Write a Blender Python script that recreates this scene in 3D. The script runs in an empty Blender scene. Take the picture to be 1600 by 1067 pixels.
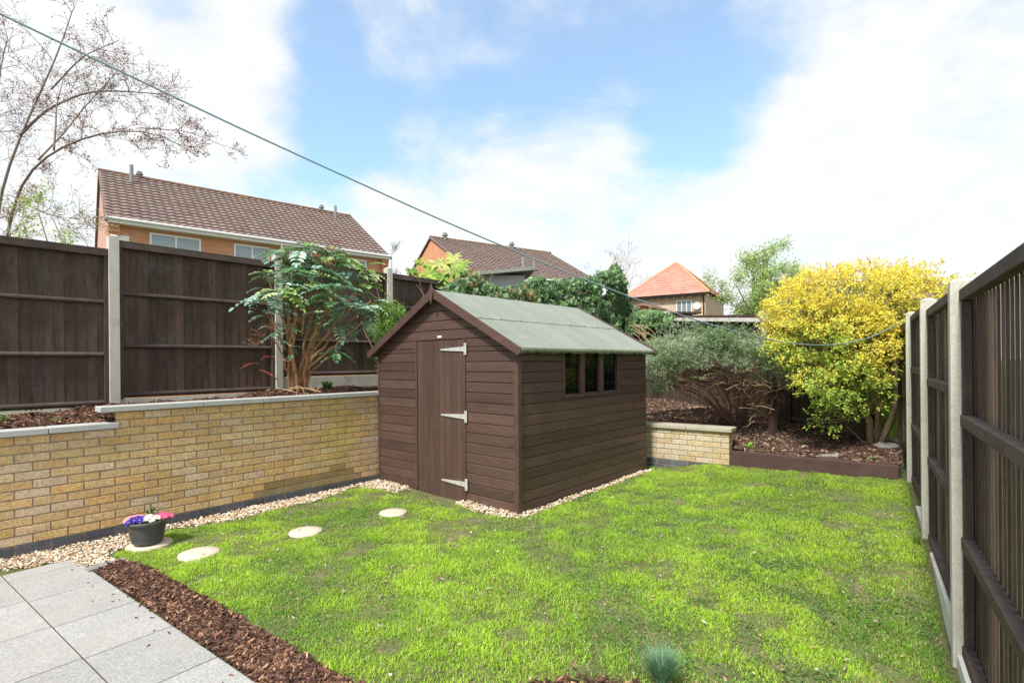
import bpy, math, random
import numpy as np
from mathutils import Vector, Matrix
random.seed(7); RNG = np.random.default_rng(11)
SC = bpy.context.scene; COL = SC.collection
# ---------------------------------------------------------------- camera
F_PX, CAM_H, HY, ROLL = 813.0, 1.59, 566.3, 0.0087
cam_d = bpy.data.cameras.new('camera'); cam = bpy.data.objects.new('camera', cam_d); COL.objects.link(cam)
cam.location = (0, 0, CAM_H)
cam.rotation_euler = (Matrix.Rotation(ROLL, 3, 'Y') @ Matrix.Rotation(math.pi/2, 3, 'X')).to_euler()
cam_d.sensor_width = 36.0; cam_d.lens = 36.0*F_PX/1600; cam_d.shift_y = (HY-533.5)/1600
cam_d.clip_start = 0.05; cam_d.clip_end = 2000
SC.camera = cam
def ray(x, y):
    a = (x-800)/F_PX; b = (HY-y)/F_PX
    return (a*math.cos(ROLL)+b*math.sin(ROLL), 1.0, b*math.cos(ROLL)-a*math.sin(ROLL))
def pt(x, y, Y):
    r = ray(x, y); return (r[0]*Y, Y, CAM_H+r[2]*Y)
# ---------------------------------------------------------------- light, sky, exposure
SUN_EL, SUN_AZ = math.radians(53), math.radians(-147)      # azimuth from +Y towards +X
sun_d = bpy.data.lights.new('sun', 'SUN'); sun = bpy.data.objects.new('sun', sun_d); COL.objects.link(sun)
sun_d.energy = 2.7; sun_d.angle = math.radians(7); sun_d.color = (1.0, .95, .87)
sdir = Vector((math.sin(SUN_AZ)*math.cos(SUN_EL), math.cos(SUN_AZ)*math.cos(SUN_EL), math.sin(SUN_EL)))
sun.rotation_euler = sdir.to_track_quat('Z', 'Y').to_euler(); sun.location = (0, 0, 30)
SC.view_settings.view_transform = 'Standard'; SC.view_settings.look = 'None'
SC.view_settings.exposure = 1.0; SC.view_settings.gamma = 1
SC.cycles.max_bounces = 8
def build_world():
    w = bpy.data.worlds.new('World'); SC.world = w; w.use_nodes = True
    nt = w.node_tree; N = nt.nodes; L = nt.links; N.clear()
    def nd(t, **k):
        n = N.new(t)
        for a, b in k.items(): setattr(n, a, b)
        return n
    def math_(op, a, b=None, clamp=False):
        n = nd('ShaderNodeMath', operation=op, use_clamp=clamp)
        for i, v in enumerate((a, b)):
            if v is None: continue
            if isinstance(v, (int, float)): n.inputs[i].default_value = v
            else: L.new(v, n.inputs[i])
        return n.outputs[0]
    tc = nd('ShaderNodeTexCoord'); d = tc.outputs['Generated']
    sep = nd('ShaderNodeSeparateXYZ'); L.new(d, sep.inputs[0])
    zz = math_('ADD', math_('MAXIMUM', sep.outputs[2], 0.0), 0.32)
    comb = nd('ShaderNodeCombineXYZ')
    L.new(math_('DIVIDE', sep.outputs[0], zz), comb.inputs[0]); L.new(math_('DIVIDE', sep.outputs[1], zz), comb.inputs[1])
    n1 = nd('ShaderNodeTexNoise'); n1.inputs['Scale'].default_value = 2.1; n1.inputs['Detail'].default_value = 9; n1.inputs['Roughness'].default_value = .62; n1.inputs['Distortion'].default_value = .6
    L.new(comb.outputs[0], n1.inputs['Vector'])
    n2 = nd('ShaderNodeTexNoise'); n2.inputs['Scale'].default_value = 9; n2.inputs['Detail'].default_value = 6; n2.inputs['Roughness'].default_value = .6
    L.new(comb.outputs[0], n2.inputs['Vector'])
    dens = math_('MULTIPLY', math_('SUBTRACT', n1.outputs[0], .5), 3.8)
    dens = math_('ADD', dens, math_('MULTIPLY', math_('SUBTRACT', n2.outputs[0], .5), 1.3))
    dens = math_('ADD', dens, .62)
    n3 = nd('ShaderNodeTexNoise'); n3.inputs['Scale'].default_value = .9; n3.inputs['Detail'].default_value = 5; n3.inputs['Distortion'].default_value = 1.2
    mp = nd('ShaderNodeMapping'); mp.inputs['Rotation'].default_value = (0, 0, math.radians(35)); mp.inputs['Scale'].default_value = (1.0, 2.6, 1); mp.inputs['Location'].default_value = (3.1, 1.7, 0); L.new(comb.outputs[0], mp.inputs[0]); L.new(mp.outputs[0], n3.inputs['Vector'])
    dens = math_('ADD', dens, math_('MULTIPLY', math_('SUBTRACT', n3.outputs[0], .5), 2.2))
    blobs = [(650,110,14,-.8),(800,60,14,-.6),(520,120,9,-.7),(480,70,6,-.5),(960,90,12,-.75),(1080,190,9,-.8),(315,5,6,-1.0),(1150,90,8,-.5),
             (430,290,10,-.85),(560,260,7,-.5),(560,190,7,-.4),(870,160,7,-.25),
             (200,170,17,.55),(400,20,5.5,.75),(330,150,9,.6),(585,112,3.5,.45),(920,240,8,.45),(700,300,12,.3),
             (1480,170,24,.5),(1230,40,9,-.35),(1190,170,8,-.35),(1250,230,8,.5),(0,60,14,.3),(1300,40,10,.4),(640,190,4,.35),(740,230,5,.35)]
    for x, y, r, wgt in blobs:
        D = Vector(ray(x, y)).normalized()
        vm = nd('ShaderNodeVectorMath', operation='DOT_PRODUCT'); L.new(d, vm.inputs[0]); vm.inputs[1].default_value = D
        mr = nd('ShaderNodeMapRange', interpolation_type='SMOOTHSTEP'); L.new(vm.outputs['Value'], mr.inputs[0])
        mr.inputs[1].default_value = math.cos(math.radians(r)); mr.inputs[2].default_value = math.cos(math.radians(r*.12))
        mr.inputs[3].default_value = 0; mr.inputs[4].default_value = wgt
        dens = math_('ADD', dens, mr.outputs[0])
    hz = nd('ShaderNodeMapRange', interpolation_type='SMOOTHSTEP'); L.new(sep.outputs[2], hz.inputs[0])
    hz.inputs[1].default_value = .34; hz.inputs[2].default_value = .08; hz.inputs[3].default_value = 0; hz.inputs[4].default_value = .7
    dens = math_('ADD', dens, hz.outputs[0])
    fac = nd('ShaderNodeMapRange', interpolation_type='SMOOTHSTEP'); L.new(dens, fac.inputs[0])
    fac.inputs[1].default_value = -.75; fac.inputs[2].default_value = 1.25; fac.inputs[3].default_value = .2
    sky = nd('ShaderNodeTexSky', sky_type='NISHITA', sun_disc=False); sky.sun_elevation = SUN_EL
    sky.sun_rotation = math.atan2(sdir.x, sdir.y); sky.air_density = 1.0; sky.dust_density = .6; sky.ozone_density = 2.0
    skm = nd('ShaderNodeVectorMath', operation='MULTIPLY'); L.new(sky.outputs[0], skm.inputs[0]); skm.inputs[1].default_value = (1.3, 1.6, 1.58)
    ccol = nd('ShaderNodeMix', data_type='RGBA'); L.new(n2.outputs[0], ccol.inputs[0])
    ccol.inputs[6].default_value = (4.5, 4.65, 4.8, 1); ccol.inputs[7].default_value = (5.5, 5.5, 5.45, 1)
    mx = nd('ShaderNodeMix', data_type='RGBA'); L.new(fac.outputs[0], mx.inputs[0]); L.new(skm.outputs[0], mx.inputs[6]); L.new(ccol.outputs[2], mx.inputs[7])
    bg = nd('ShaderNodeBackground'); bg.inputs[1].default_value = .1; L.new(mx.outputs[2], bg.inputs[0])
    out = nd('ShaderNodeOutputWorld'); L.new(bg.outputs[0], out.inputs[0])
build_world()
# ---------------------------------------------------------------- helpers
def tag(o, label=None, cat=None, group=None, kind=None):
    if label: o['label'] = label
    if cat: o['category'] = cat
    if group: o['group'] = group
    if kind: o['kind'] = kind
    return o
def empty(name, loc=(0, 0, 0), rz=0.0):
    o = bpy.data.objects.new(name, None); COL.objects.link(o); o.location = loc; o.rotation_euler = (0, 0, rz)
    o.empty_display_size = .1; return o
def srgb(r, g, b):
    f = lambda c: (c/12.92 if c <= .04045 else ((c+.055)/1.055)**2.4)
    return tuple(f(c/255) for c in (r, g, b))
def mat(name, col, rough=.8, var=.25, scale=4.0, stretch=(1, 1, 1), fine=0.0, fscale=60, fstretch=None, bump=0.0, bscale=40, attr=False,
        spec=.3, metal=0.0, transl=0.0, dirt=None, dscale=1.5, damt=.5, hi=None):
    m = bpy.data.materials.new(name); m.use_nodes = True; nt = m.node_tree; N = nt.nodes; L = nt.links
    b = N['Principled BSDF']; out = N['Material Output']
    tc = N.new('ShaderNodeTexCoord')
    def noise(sc, st, det=5, rough_=.6):
        mp = N.new('ShaderNodeMapping'); mp.inputs['Scale'].default_value = st; L.new(tc.outputs['Object'], mp.inputs[0])
        n = N.new('ShaderNodeTexNoise'); n.inputs['Scale'].default_value = sc; n.inputs['Detail'].default_value = det; n.inputs['Roughness'].default_value = rough_
        L.new(mp.outputs[0], n.inputs['Vector']); return n.outputs[0]
    def mix(t, a, c, f):
        x = N.new('ShaderNodeMix'); x.data_type = 'RGBA'; x.blend_type = t
        for s, v in ((6, a), (7, c)):
            if isinstance(v, tuple): x.inputs[s].default_value = (*v[:3], 1)
            else: L.new(v, x.inputs[s])
        if isinstance(f, (int, float)): x.inputs[0].default_value = f
        else: L.new(f, x.inputs[0])
        return x.outputs[2]
    def rng(v, a, c, lo, hi_, smooth=False):
        r = N.new('ShaderNodeMapRange'); L.new(v, r.inputs[0]); r.inputs[1].default_value = a; r.inputs[2].default_value = c; r.inputs[3].default_value = lo; r.inputs[4].default_value = hi_
        if smooth: r.interpolation_type = 'SMOOTHSTEP'
        return r.outputs[0]
    c = tuple(col)
    if attr:
        at = N.new('ShaderNodeAttribute'); at.attribute_name = 'col'
        c = mix('MULTIPLY', tuple(col), at.outputs['Color'], 1.0)
    if var:
        n = noise(scale, stretch); v = rng(n, .25, .75, 1-var, 1+var)
        vm = N.new('ShaderNodeVectorMath'); vm.operation = 'SCALE'
        if isinstance(c, tuple): vm.inputs[0].default_value = c
        else: L.new(c, vm.inputs[0])
        L.new(v, vm.inputs['Scale']); c = vm.outputs[0]
    if fine:
        n = noise(fscale, fstretch or (1, 1, 1), 3, .7); v = rng(n, .3, .7, 1-fine, 1+fine)
        vm = N.new('ShaderNodeVectorMath'); vm.operation = 'SCALE'
        if isinstance(c, tuple): vm.inputs[0].default_value = c
        else: L.new(c, vm.inputs[0])
        L.new(v, vm.inputs['Scale']); c = vm.outputs[0]
    if dirt:
        n = noise(dscale, (1, 1, 1), 7, .65); c = mix('MIX', c, tuple(dirt), rng(n, .48, .72, 0, damt, True))
    if hi:
        n = noise(dscale*2.3, (1.3, .8, 1), 6, .7); c = mix('MIX', c, tuple(hi), rng(n, .56, .74, 0, damt, True))
    if isinstance(c, tuple): b.inputs['Base Color'].default_value = (*c, 1)
    else: L.new(c, b.inputs['Base Color'])
    b.inputs['Roughness'].default_value = rough; b.inputs['Specular IOR Level'].default_value = spec; b.inputs['Metallic'].default_value = metal
    if bump:
        n = noise(bscale, fstretch or stretch, 6, .65); bp = N.new('ShaderNodeBump'); bp.inputs['Strength'].default_value = 1.0; bp.inputs['Distance'].default_value = bump
        L.new(n, bp.inputs['Height']); L.new(bp.outputs[0], b.inputs['Normal'])
    if transl:
        t = N.new('ShaderNodeBsdfTranslucent'); ms = N.new('ShaderNodeMixShader'); ms.inputs[0].default_value = transl
        if isinstance(c, tuple): t.inputs[0].default_value = (*c, 1)
        else: L.new(c, t.inputs[0])
        L.new(b.outputs[0], ms.inputs[1]); L.new(t.outputs[0], ms.inputs[2]); L.new(ms.outputs[0], out.inputs[0])
    return m
class MB:
    def __init__(s): s.V = []; s.C = []; s.F = []; s.n = 0
    def add(s, v, faces, col=(1, 1, 1)):
        v = np.asarray(v, float).reshape(-1, 3); c = np.asarray(col, float)
        if c.ndim == 1: c = np.tile(c, (len(v), 1))
        for f in faces: s.F.append(np.asarray(f, np.int64).reshape(len(f), -1)+s.n)
        s.V.append(v); s.C.append(c); s.n += len(v); return s
    def box(s, x0, x1, y0, y1, z0, z1, col=(1, 1, 1), xf=None):
        v = np.array([(x, y, z) for z in (z0, z1) for y in (y0, y1) for x in (x0, x1)], float)
        if xf is not None: v = xf(v)
        s.add(v, [[(0, 2, 3, 1), (4, 5, 7, 6), (0, 1, 5, 4), (2, 6, 7, 3), (0, 4, 6, 2), (1, 3, 7, 5)]], col); return s
    def prism(s, poly, a0, a1, axis='y', col=(1, 1, 1)):
        # poly of (p,q): axis y -> (x,z); axis x -> (y,z); axis z -> (x,y)
        n = len(poly); put = {'y': lambda p, q, a: (p, a, q), 'x': lambda p, q, a: (a, p, q), 'z': lambda p, q, a: (p, q, a)}[axis]
        v = [put(p, q, a0) for p, q in poly]+[put(p, q, a1) for p, q in poly]
        s.add(v, [[tuple(range(n))], [tuple(range(2*n-1, n-1, -1))], [(i, i+n, (i+1) % n+n, (i+1) % n) for i in range(n)]], col); return s
    def tube(s, pts, rad, k=6, col=(1, 1, 1), cap=True):
        P = np.asarray(pts, float); n = len(P)
        R = np.full(n, rad, float) if np.isscalar(rad) else np.asarray(rad, float)
        T = np.gradient(P, axis=0); T /= np.linalg.norm(T, axis=1)[:, None]+1e-9
        up = np.array([0, 0, 1.0]) if abs(T[0, 2]) < .9 else np.array([1.0, 0, 0])
        A = np.cross(T, up); A /= np.linalg.norm(A, axis=1)[:, None]+1e-9; B = np.cross(T, A)
        th = np.arange(k)*2*math.pi/k
        v = (P[:, None]+R[:, None, None]*(np.cos(th)[None, :, None]*A[:, None]+np.sin(th)[None, :, None]*B[:, None])).reshape(-1, 3)
        i = np.arange(n-1)[:, None]*k; j = np.arange(k)[None]; j2 = (j+1) % k
        f = np.stack([i+j, i+j2, i+k+j2, i+k+j], -1).reshape(-1, 4); fs = [f]
        if cap: fs += [[tuple(range(k-1, -1, -1))], [tuple(range((n-1)*k, n*k))]]
        s.add(v, fs, col); return s
    def build(s, name, m, parent=None, smooth=False, bev=0, loc=None, rz=None):
        me = bpy.data.meshes.new(name); V = np.concatenate(s.V); me.vertices.add(len(V)); me.vertices.foreach_set('co', V.ravel())
        lt = np.concatenate([np.full(len(f), f.shape[1]) for f in s.F]); li = np.concatenate([f.ravel() for f in s.F])
        me.loops.add(len(li)); me.loops.foreach_set('vertex_index', li.astype(np.int32))
        me.polygons.add(len(lt)); st = np.concatenate([[0], np.cumsum(lt)[:-1]]); me.polygons.foreach_set('loop_start', st.astype(np.int32))
        me.polygons.foreach_set('use_smooth', np.full(len(lt), bool(smooth)))
        ca = me.attributes.new('col', 'FLOAT_COLOR', 'POINT'); C = np.concatenate(s.C); ca.data.foreach_set('color', np.hstack([C, np.ones((len(C), 1))]).ravel())
        me.update(calc_edges=True); me.materials.append(m)
        o = bpy.data.objects.new(name, me); COL.objects.link(o)
        if parent is not None: o.parent = parent
        if loc is not None: o.location = loc
        if rz is not None: o.rotation_euler = (0, 0, rz)
        if bev:
            b = o.modifiers.new('bevel', 'BEVEL'); b.width = bev; b.segments = 2; b.limit_method = 'ANGLE'; b.angle_limit = math.radians(40)
        return o
def leaf_batch(mb, P, D, Nrm, Ln, Wd, C, fold=.25, shape='kite'):
    """P base points, D directions, Nrm face normals, sizes per leaf"""
    n = len(P); D = D/(np.linalg.norm(D, axis=1)[:, None]+1e-9)
    S = np.cross(D, Nrm); S /= np.linalg.norm(S, axis=1)[:, None]+1e-9; Nn = np.cross(S, D)
    Ln = np.broadcast_to(Ln, (n,))[:, None]; Wd = np.broadcast_to(Wd, (n,))[:, None]
    if shape == 'kite':
        v = np.stack([P, P+D*Ln*.45+S*Wd*.5+Nn*Wd*fold, P+D*Ln, P+D*Ln*.45-S*Wd*.5+Nn*Wd*fold], 1).reshape(-1, 3)
        i = np.arange(n)[:, None]*4; mb.add(v, [np.hstack([i, i+1, i+2]), np.hstack([i, i+2, i+3])], np.repeat(C, 4, 0))
    elif shape == 'oval':
        a = [P, P+D*Ln*.3+S*Wd*.45+Nn*Wd*fold, P+D*Ln*.7+S*Wd*.42+Nn*Wd*fold*.8, P+D*Ln-Nn*Ln*.06, P+D*Ln*.7-S*Wd*.42+Nn*Wd*fold*.8, P+D*Ln*.3-S*Wd*.45+Nn*Wd*fold]
        v = np.stack(a, 1).reshape(-1, 3); i = np.arange(n)[:, None]*6
        mb.add(v, [np.hstack([i, i+1, i+2, i+3]), np.hstack([i, i+3, i+4, i+5])], np.repeat(C, 6, 0))
    elif shape == 'lobed':   # ivy-like
        a = [(0, 0), (.5, .05), (.42, .42), (.18, .5), (0, 1.0), (-.18, .5), (-.42, .42), (-.5, .05)]
        v = np.stack([P+D*Ln*q+S*Wd*p+Nn*Wd*abs(p)*fold for p, q in a], 1).reshape(-1, 3); i = np.arange(n)[:, None]*8
        mb.add(v, [np.hstack([i, i+1, i+2, i+3, i+4]), np.hstack([i, i+4, i+5, i+6, i+7])], np.repeat(C, 8, 0))
def rnd_unit(n):
    v = RNG.normal(size=(n, 3)); return v/np.linalg.norm(v, axis=1)[:, None]
def vnoise(P, scale, seed=0):
    """cheap smooth value noise, P (n,2|3) -> 0..1"""
    P = np.asarray(P, float)*scale; i = np.floor(P).astype(np.int64); f = P-i; f = f*f*(3-2*f); k = P.shape[1]; out = 0
    def h(*c):
        x = seed*1013
        for a, p in zip(c, (73856093, 19349663, 83492791)): x = x ^ (a*p)
        x = (x ^ (x >> 13))*1274126177 & 0x7fffffff
        x = (x ^ (x >> 11))*668265263 & 0x7fffffff
        return (x % 65536)/65535.0
    for m in range(2**k):
        w = 1; c = []
        for a in range(k):
            b = (m >> a) & 1; w = w*(f[:, a] if b else 1-f[:, a]); c.append(i[:, a]+b)
        out = out+w*h(*c)
    return out
def fbm(P, scale, seed=0, o=3):
    return sum(vnoise(P, scale*2**k, seed+k)/2**k for k in range(o))/sum(1/2**k for k in range(o))
def idw(pts, p=3.0):
    Q = np.array(pts, float)
    def f(X, Y):
        X = np.asarray(X, float); Y = np.asarray(Y, float)
        d = np.sqrt((X[..., None]-Q[:, 0])**2+(Y[..., None]-Q[:, 1])**2)+.15
        w = 1/d**p; return (w*Q[:, 2]).sum(-1)/w.sum(-1)
    return f
def inpoly(X, Y, poly):
    X = np.asarray(X); r = np.zeros(X.shape, bool); n = len(poly)
    for i in range(n):
        x1, y1 = poly[i]; x2, y2 = poly[(i+1) % n]
        c = ((y1 > Y) != (y2 > Y)) & (X < (x2-x1)*(Y-y1)/(y2-y1+1e-12)+x1); r ^= c
    return r
zlawn = idw([(-4.2,3,-.005),(-3.2,4.2,0),(-1,2.6,-.005),(0,1,-.06),(0,5.2,.03),(1.0,6.3,.04),(1.9,7.3,.04),(2.9,7.0,.165),(3.6,6.5,.18),(4.47,5.92,.20),(3.43,4.39,.083),(2.4,2.87,-.10),
             (1.6,1.7,-.15),(0.7,2.6,-.03),(1.5,4.5,.03),(-2.5,6.2,.02),(-1.2,6.3,.04),(2.2,6.3,.06),(-4,5,.01)])
# frames: wall frame (s along wall, n into the bed), fence frame (s along right fence, n away from garden)
WO = np.array([-4.166, 4.221]); WD = np.array([.6588, .7523]); WN = np.array([-.7523, .6588])
W_RZ = math.atan2(WD[1], WD[0])
def wl(s, n): return WO+WD*s+WN*n
Q1 = np.array([2.404, 2.866]); QD = np.array([4.473-2.404, 5.919-2.866]); QD /= np.linalg.norm(QD); QN = np.array([QD[1], -QD[0]])
def ql(s, n): return Q1+QD*s+QN*n
# ---------------------------------------------------------------- materials
M = {}
M['soil'] = mat('soil', (.085, .06, .042), .95, .35, 6, fine=.35, fscale=90, bump=.01, bscale=30)
M['lawn'] = mat('lawn_ground', (.13, .15, .05), .95, .4, 7, fine=.5, fscale=50, bump=.02, bscale=40, dirt=(.24, .185, .125), dscale=2.6, damt=.9)
M['grass'] = mat('grass', (1, 1, 1), .55, 0, attr=True, transl=.35, spec=.25)
M['far'] = mat('far_ground', (.08, .10, .04), .95, .3, .3)
M['granite'] = mat('granite_paving', (.365, .358, .345), .8, .12, 1.6, fine=.38, fscale=110, attr=True, bump=.0015, bscale=160, dirt=(.34, .32, .27), dscale=2.2, damt=.4, hi=(.55, .55, .55))
M['joint'] = mat('joint', (.07, .055, .045), .95, .4, 20)
M['brick'] = mat('buff_brick', (1, 1, 1), .9, .16, 5, fine=.3, fscale=55, attr=True, bump=.006, bscale=45, dirt=(.25, .15, .08), dscale=26, damt=.6)
M['mortar'] = mat('mortar', (.34, .29, .22), .95, .2, 12, fine=.2, fscale=90, bump=.003)
M['coping'] = mat('coping', (.44, .44, .42), .85, .12, 3, fine=.14, fscale=110, bump=.002, bscale=90, dirt=(.27, .27, .22), dscale=3, damt=.5)
M['coping2'] = mat('coping_weathered', (.42, .39, .31), .85, .14, 4, fine=.14, fscale=110, bump=.002, bscale=90, dirt=(.25, .23, .17), dscale=5, damt=.6)
M['fence'] = mat('fence_timber', (.088, .059, .043), .78, .35, 2.6, (6, 6, .8), fine=.22, fscale=45, fstretch=(3, 3, .3), attr=True, bump=.003, bscale=50, dirt=(.12, .10, .088), dscale=4.5, damt=.55, spec=.25, hi=(.04, .03, .025))
M['rail'] = mat('fence_rail', (.080, .058, .050), .75, .35, 6, fine=.2, fscale=70, fstretch=(.4, .4, 3), bump=.002, attr=True, dirt=(.14, .11, .095), dscale=4, damt=.5, spec=.25)
M['railcap'] = mat('mossy_cap', (.085, .062, .047), .85, .3, 6, fine=.25, fscale=70, dirt=(.13, .125, .035), dscale=5, damt=.85, bump=.003)
M['concrete'] = mat('concrete_post', (.56, .54, .46), .9, .14, 2.5, (2, 2, .5), fine=.18, fscale=80, bump=.002, bscale=70, dirt=(.30, .29, .22), dscale=4, damt=.55)
M['whitecon'] = mat('painted_concrete', (.66, .645, .59), .85, .12, 4, fine=.12, fscale=70, bump=.003, bscale=40, dirt=(.45, .30, .24), dscale=3, damt=.5)
def shedwood(n, st): return mat(n, (.092, .054, .043), .5, .22, 3.0, st, fine=.16, fscale=26, fstretch=st, attr=True, bump=.0016, bscale=30, spec=.4, dirt=(.055, .030, .023), dscale=5, damt=.55, hi=(.115, .076, .064))
M['shed_x'] = shedwood('shed_boards', (.35, 1, 4)); M['shed_y'] = shedwood('shed_side_boards', (1, .35, 4)); M['shed_z'] = shedwood('shed_uprights', (4, 1, .35))
M['felt'] = mat('roof_felt', (.25, .275, .235), .95, .13, 1.3, (.5, 3, .5), fine=.3, fscale=120, bump=.002, bscale=140, dirt=(.19, .23, .18), dscale=2.6, damt=.6, hi=(.38, .40, .37))
M['feltedge'] = mat('felt_edge', (.13, .145, .09), .95, .4, 12, fine=.3, fscale=60, bump=.004)
M['galv'] = mat('galvanised', (.62, .62, .6), .45, .12, 20, metal=.35, spec=.6)
M['glass_dark'] = mat('dark_window', (.004, .005, .006), .04, 0, spec=.22)
M['black'] = mat('black', (.01, .01, .01), .8, 0)
M['white'] = mat('white_paint', (.8, .8, .78), .5, .04, 3)
M['stone'] = mat('gravel_stone', (1, 1, 1), .8, .18, 30, attr=True, bump=.002, bscale=90)
M['bark'] = mat('bark_chip', (1, 1, 1), .85, .25, 40, attr=True, bump=.003, bscale=90)
M['cream'] = mat('cream_stone', (.60, .53, .42), .85, .08, 6, fine=.12, fscale=120, bump=.002, bscale=120, dirt=(.40, .33, .22), dscale=9, damt=.6)
M['pot'] = mat('pot', (.075, .073, .076), .42, .12, 8, spec=.5)
M['leaf'] = mat('leaf', (1, 1, 1), .45, .12, 8, attr=True, transl=.22, spec=.4)
M['leafm'] = mat('leaf_matt', (1, 1, 1), .6, .12, 8, attr=True, transl=.3, spec=.25)
M['petal'] = mat('petal', (1, 1, 1), .6, 0, attr=True, transl=.3)
M['stem'] = mat('stem', (1, 1, 1), .85, .3, 18, fine=.2, fscale=80, attr=True, bump=.003, bscale=60)
M['sleeper'] = mat('sleeper', (.078, .046, .040), .8, .2, 5, (.6, 2, 3), fine=.2, fscale=50, bump=.003, dirt=(.12, .09, .075), dscale=4, damt=.4)
M['rock'] = mat('rock', (.27, .26, .24), .9, .25, 7, bump=.01, bscale=14, dirt=(.14, .11, .09), dscale=8, damt=.7)
M['rope'] = mat('line', (.20, .31, .32), .6, .1, 50)
# ---------------------------------------------------------------- ground
def grid(x0, x1, y0, y1, st, zf, name, m):
    xs = np.arange(x0, x1+st/2, st); ys = np.arange(y0, y1+st/2, st); X, Y = np.meshgrid(xs, ys); Z = zf(X, Y)
    i = np.arange(len(ys)-1)[:, None]*len(xs)+np.arange(len(xs)-1)[None]
    b = MB(); b.add(np.stack([X, Y, Z], -1).reshape(-1, 3), [np.stack([i, i+1, i+len(xs)+1, i+len(xs)], -1).reshape(-1, 4)])
    return b.build(name, m, smooth=True)
def zbase(X, Y): return zlawn(X, Y)-.004+(fbm(np.stack([X.ravel(), Y.ravel()], -1), 3, 5).reshape(X.shape)-.5)*.03
tag(grid(-5.5, 5.6, .2, 9.0, .08, zbase, 'lawn', M['lawn']), kind='structure')
b = MB(); b.add([(-600, -300, -.35), (600, -300, -.35), (600, 900, -.35), (-600, 900, -.35)], [[(0, 1, 2, 3)]]); tag(b.build('far_ground', M['far']), kind='structure')
# patio: slabs in the right-fence direction. middle joint through m0, edge through e0
PD = np.array([-.8090, .5878]); PN = np.array([.5878, .8090])     # PD along the patio edge (towards the wall), PN towards the lawn
E0 = np.array([-1.608, 2.824])
mid_n = float((np.array([-2.809, 3.163])-E0) @ PN)                # offset of the long joint
def prect(b, s0, s1, n0, n1, z0, z1, col):
    g = .004
    v = lambda V: np.column_stack([E0[0]+PD[0]*V[:, 0]+PN[0]*V[:, 1], E0[1]+PD[1]*V[:, 0]+PN[1]*V[:, 1], V[:, 2]])
    b.box(s0+g, s1-g, n0+g, n1-g, z0, z1, col, xf=v)
b = MB()
for k in range(-3, 4): prect(b, k*.576, (k+1)*.576, mid_n, 0, -.05, .012, (random.uniform(.92, 1.07),)*3)
prect(b, 4*.576, 4*.576+.19, mid_n, -.0, -.05, .012, (1, 1, 1))
mo = float((np.array([-3.298, 3.507])-E0) @ PD)
for r in range(3):
    n1 = mid_n-r*.88; off = [.44, .1, .3][r]
    for k in range(-6, 5):
        s0 = mo-.576*1.02+k*.588-off+.44; s1 = s0+.588
        if s0 < 2.49: prect(b, s0, min(s1, 2.495), n1-.88, n1, -.05, .012, (random.uniform(.92, 1.07),)*3)
o = b.build('patio', M['granite'], bev=.003); tag(o, kind='structure')
b = MB(); prect(b, -2, 2.5, -3.5, -.004, -.06, .002, (1, 1, 1)); tag(b.build('patio_bed', M['joint']), kind='structure')
# raised planting beds (ground behind the brick walls and the sleeper)
def bedmesh(name, fn, s0, s1, n0, n1, st=.07):
    xs = np.arange(s0, s1, st); ys = np.linspace(n0, n1, int((n1-n0)/st)+1); S, T = np.meshgrid(xs, ys)
    X = WO[0]+WD[0]*S+WN[0]*T; Y = WO[1]+WD[1]*S+WN[1]*T; Z = fn(S, T)+(fbm(np.stack([X.ravel(), Y.ravel()], -1), 5, 9).reshape(X.shape)-.5)*.06
    i = np.arange(len(ys)-1)[:, None]*len(xs)+np.arange(len(xs)-1)[None]
    b = MB(); b.add(np.stack([X, Y, Z], -1).reshape(-1, 3), [np.stack([i, i+1, i+len(xs)+1, i+len(xs)], -1).reshape(-1, 4)])
    return tag(b.build(name, M['soil'], smooth=True), kind='structure')
def zbedl(S, T):
    a = 1.0+.07*np.clip(T/1.5, 0, 1); c = 1.118+.0*T+.085*np.clip((S-2.3)/.6, 0, 1)*np.clip(T/.6, 0, 1); t = np.clip((S-.62)/.16, 0, 1); return a*(1-t)+c*t
bedmesh('raised_bed', zbedl, -2.6, 6.3, .12, 2.1)
zback = idw([(1.5,9,.62),(2.1,8.0,.585),(2.6,7.8,.54),(3.0,7.5,.44),(3.3,7.15,.35),(3.9,6.7,.34),(4.4,6.25,.345),(5.0,7.0,.42),(4.3,8.5,.52),(3.8,10,.62),(3.4,13,.62),(2.6,12,.62),(1.2,8.2,.6)])
S0 = np.array([2.02, 7.70]); SD = np.array([.81, -.586]); SN = np.array([.586, .81])
E0s, E1s = np.array([2.90, 7.13]), np.array([4.44, 5.985])
bkpoly = [tuple(S0-SD*1.3+SN*.1), tuple(S0+SD*1.13+SN*.1), (2.98, 7.16), (4.50, 6.03), (5.3, 7.1), (3.2, 15.5), (-1.2, 10.9)]
xs = np.arange(-1.4, 5.4, .07); ys = np.arange(5.9, 15.6, .07); X, Y = np.meshgrid(xs, ys)
Z = zback(X, Y)+(fbm(np.stack([X.ravel(), Y.ravel()], -1), 4, 21).reshape(X.shape)-.5)*.07
cx = (X[:-1, :-1]+X[1:, 1:])/2; cy = (Y[:-1, :-1]+Y[1:, 1:])/2; msk = inpoly(cx, cy, bkpoly)
i = (np.arange(len(ys)-1)[:, None]*len(xs)+np.arange(len(xs)-1)[None])[msk]
b = MB(); b.add(np.stack([X, Y, Z], -1).reshape(-1, 3), [np.stack([i, i+1, i+len(xs)+1, i+len(xs)], -1)]); tag(b.build('back_bed', M['soil'], smooth=True), kind='structure')
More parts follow.
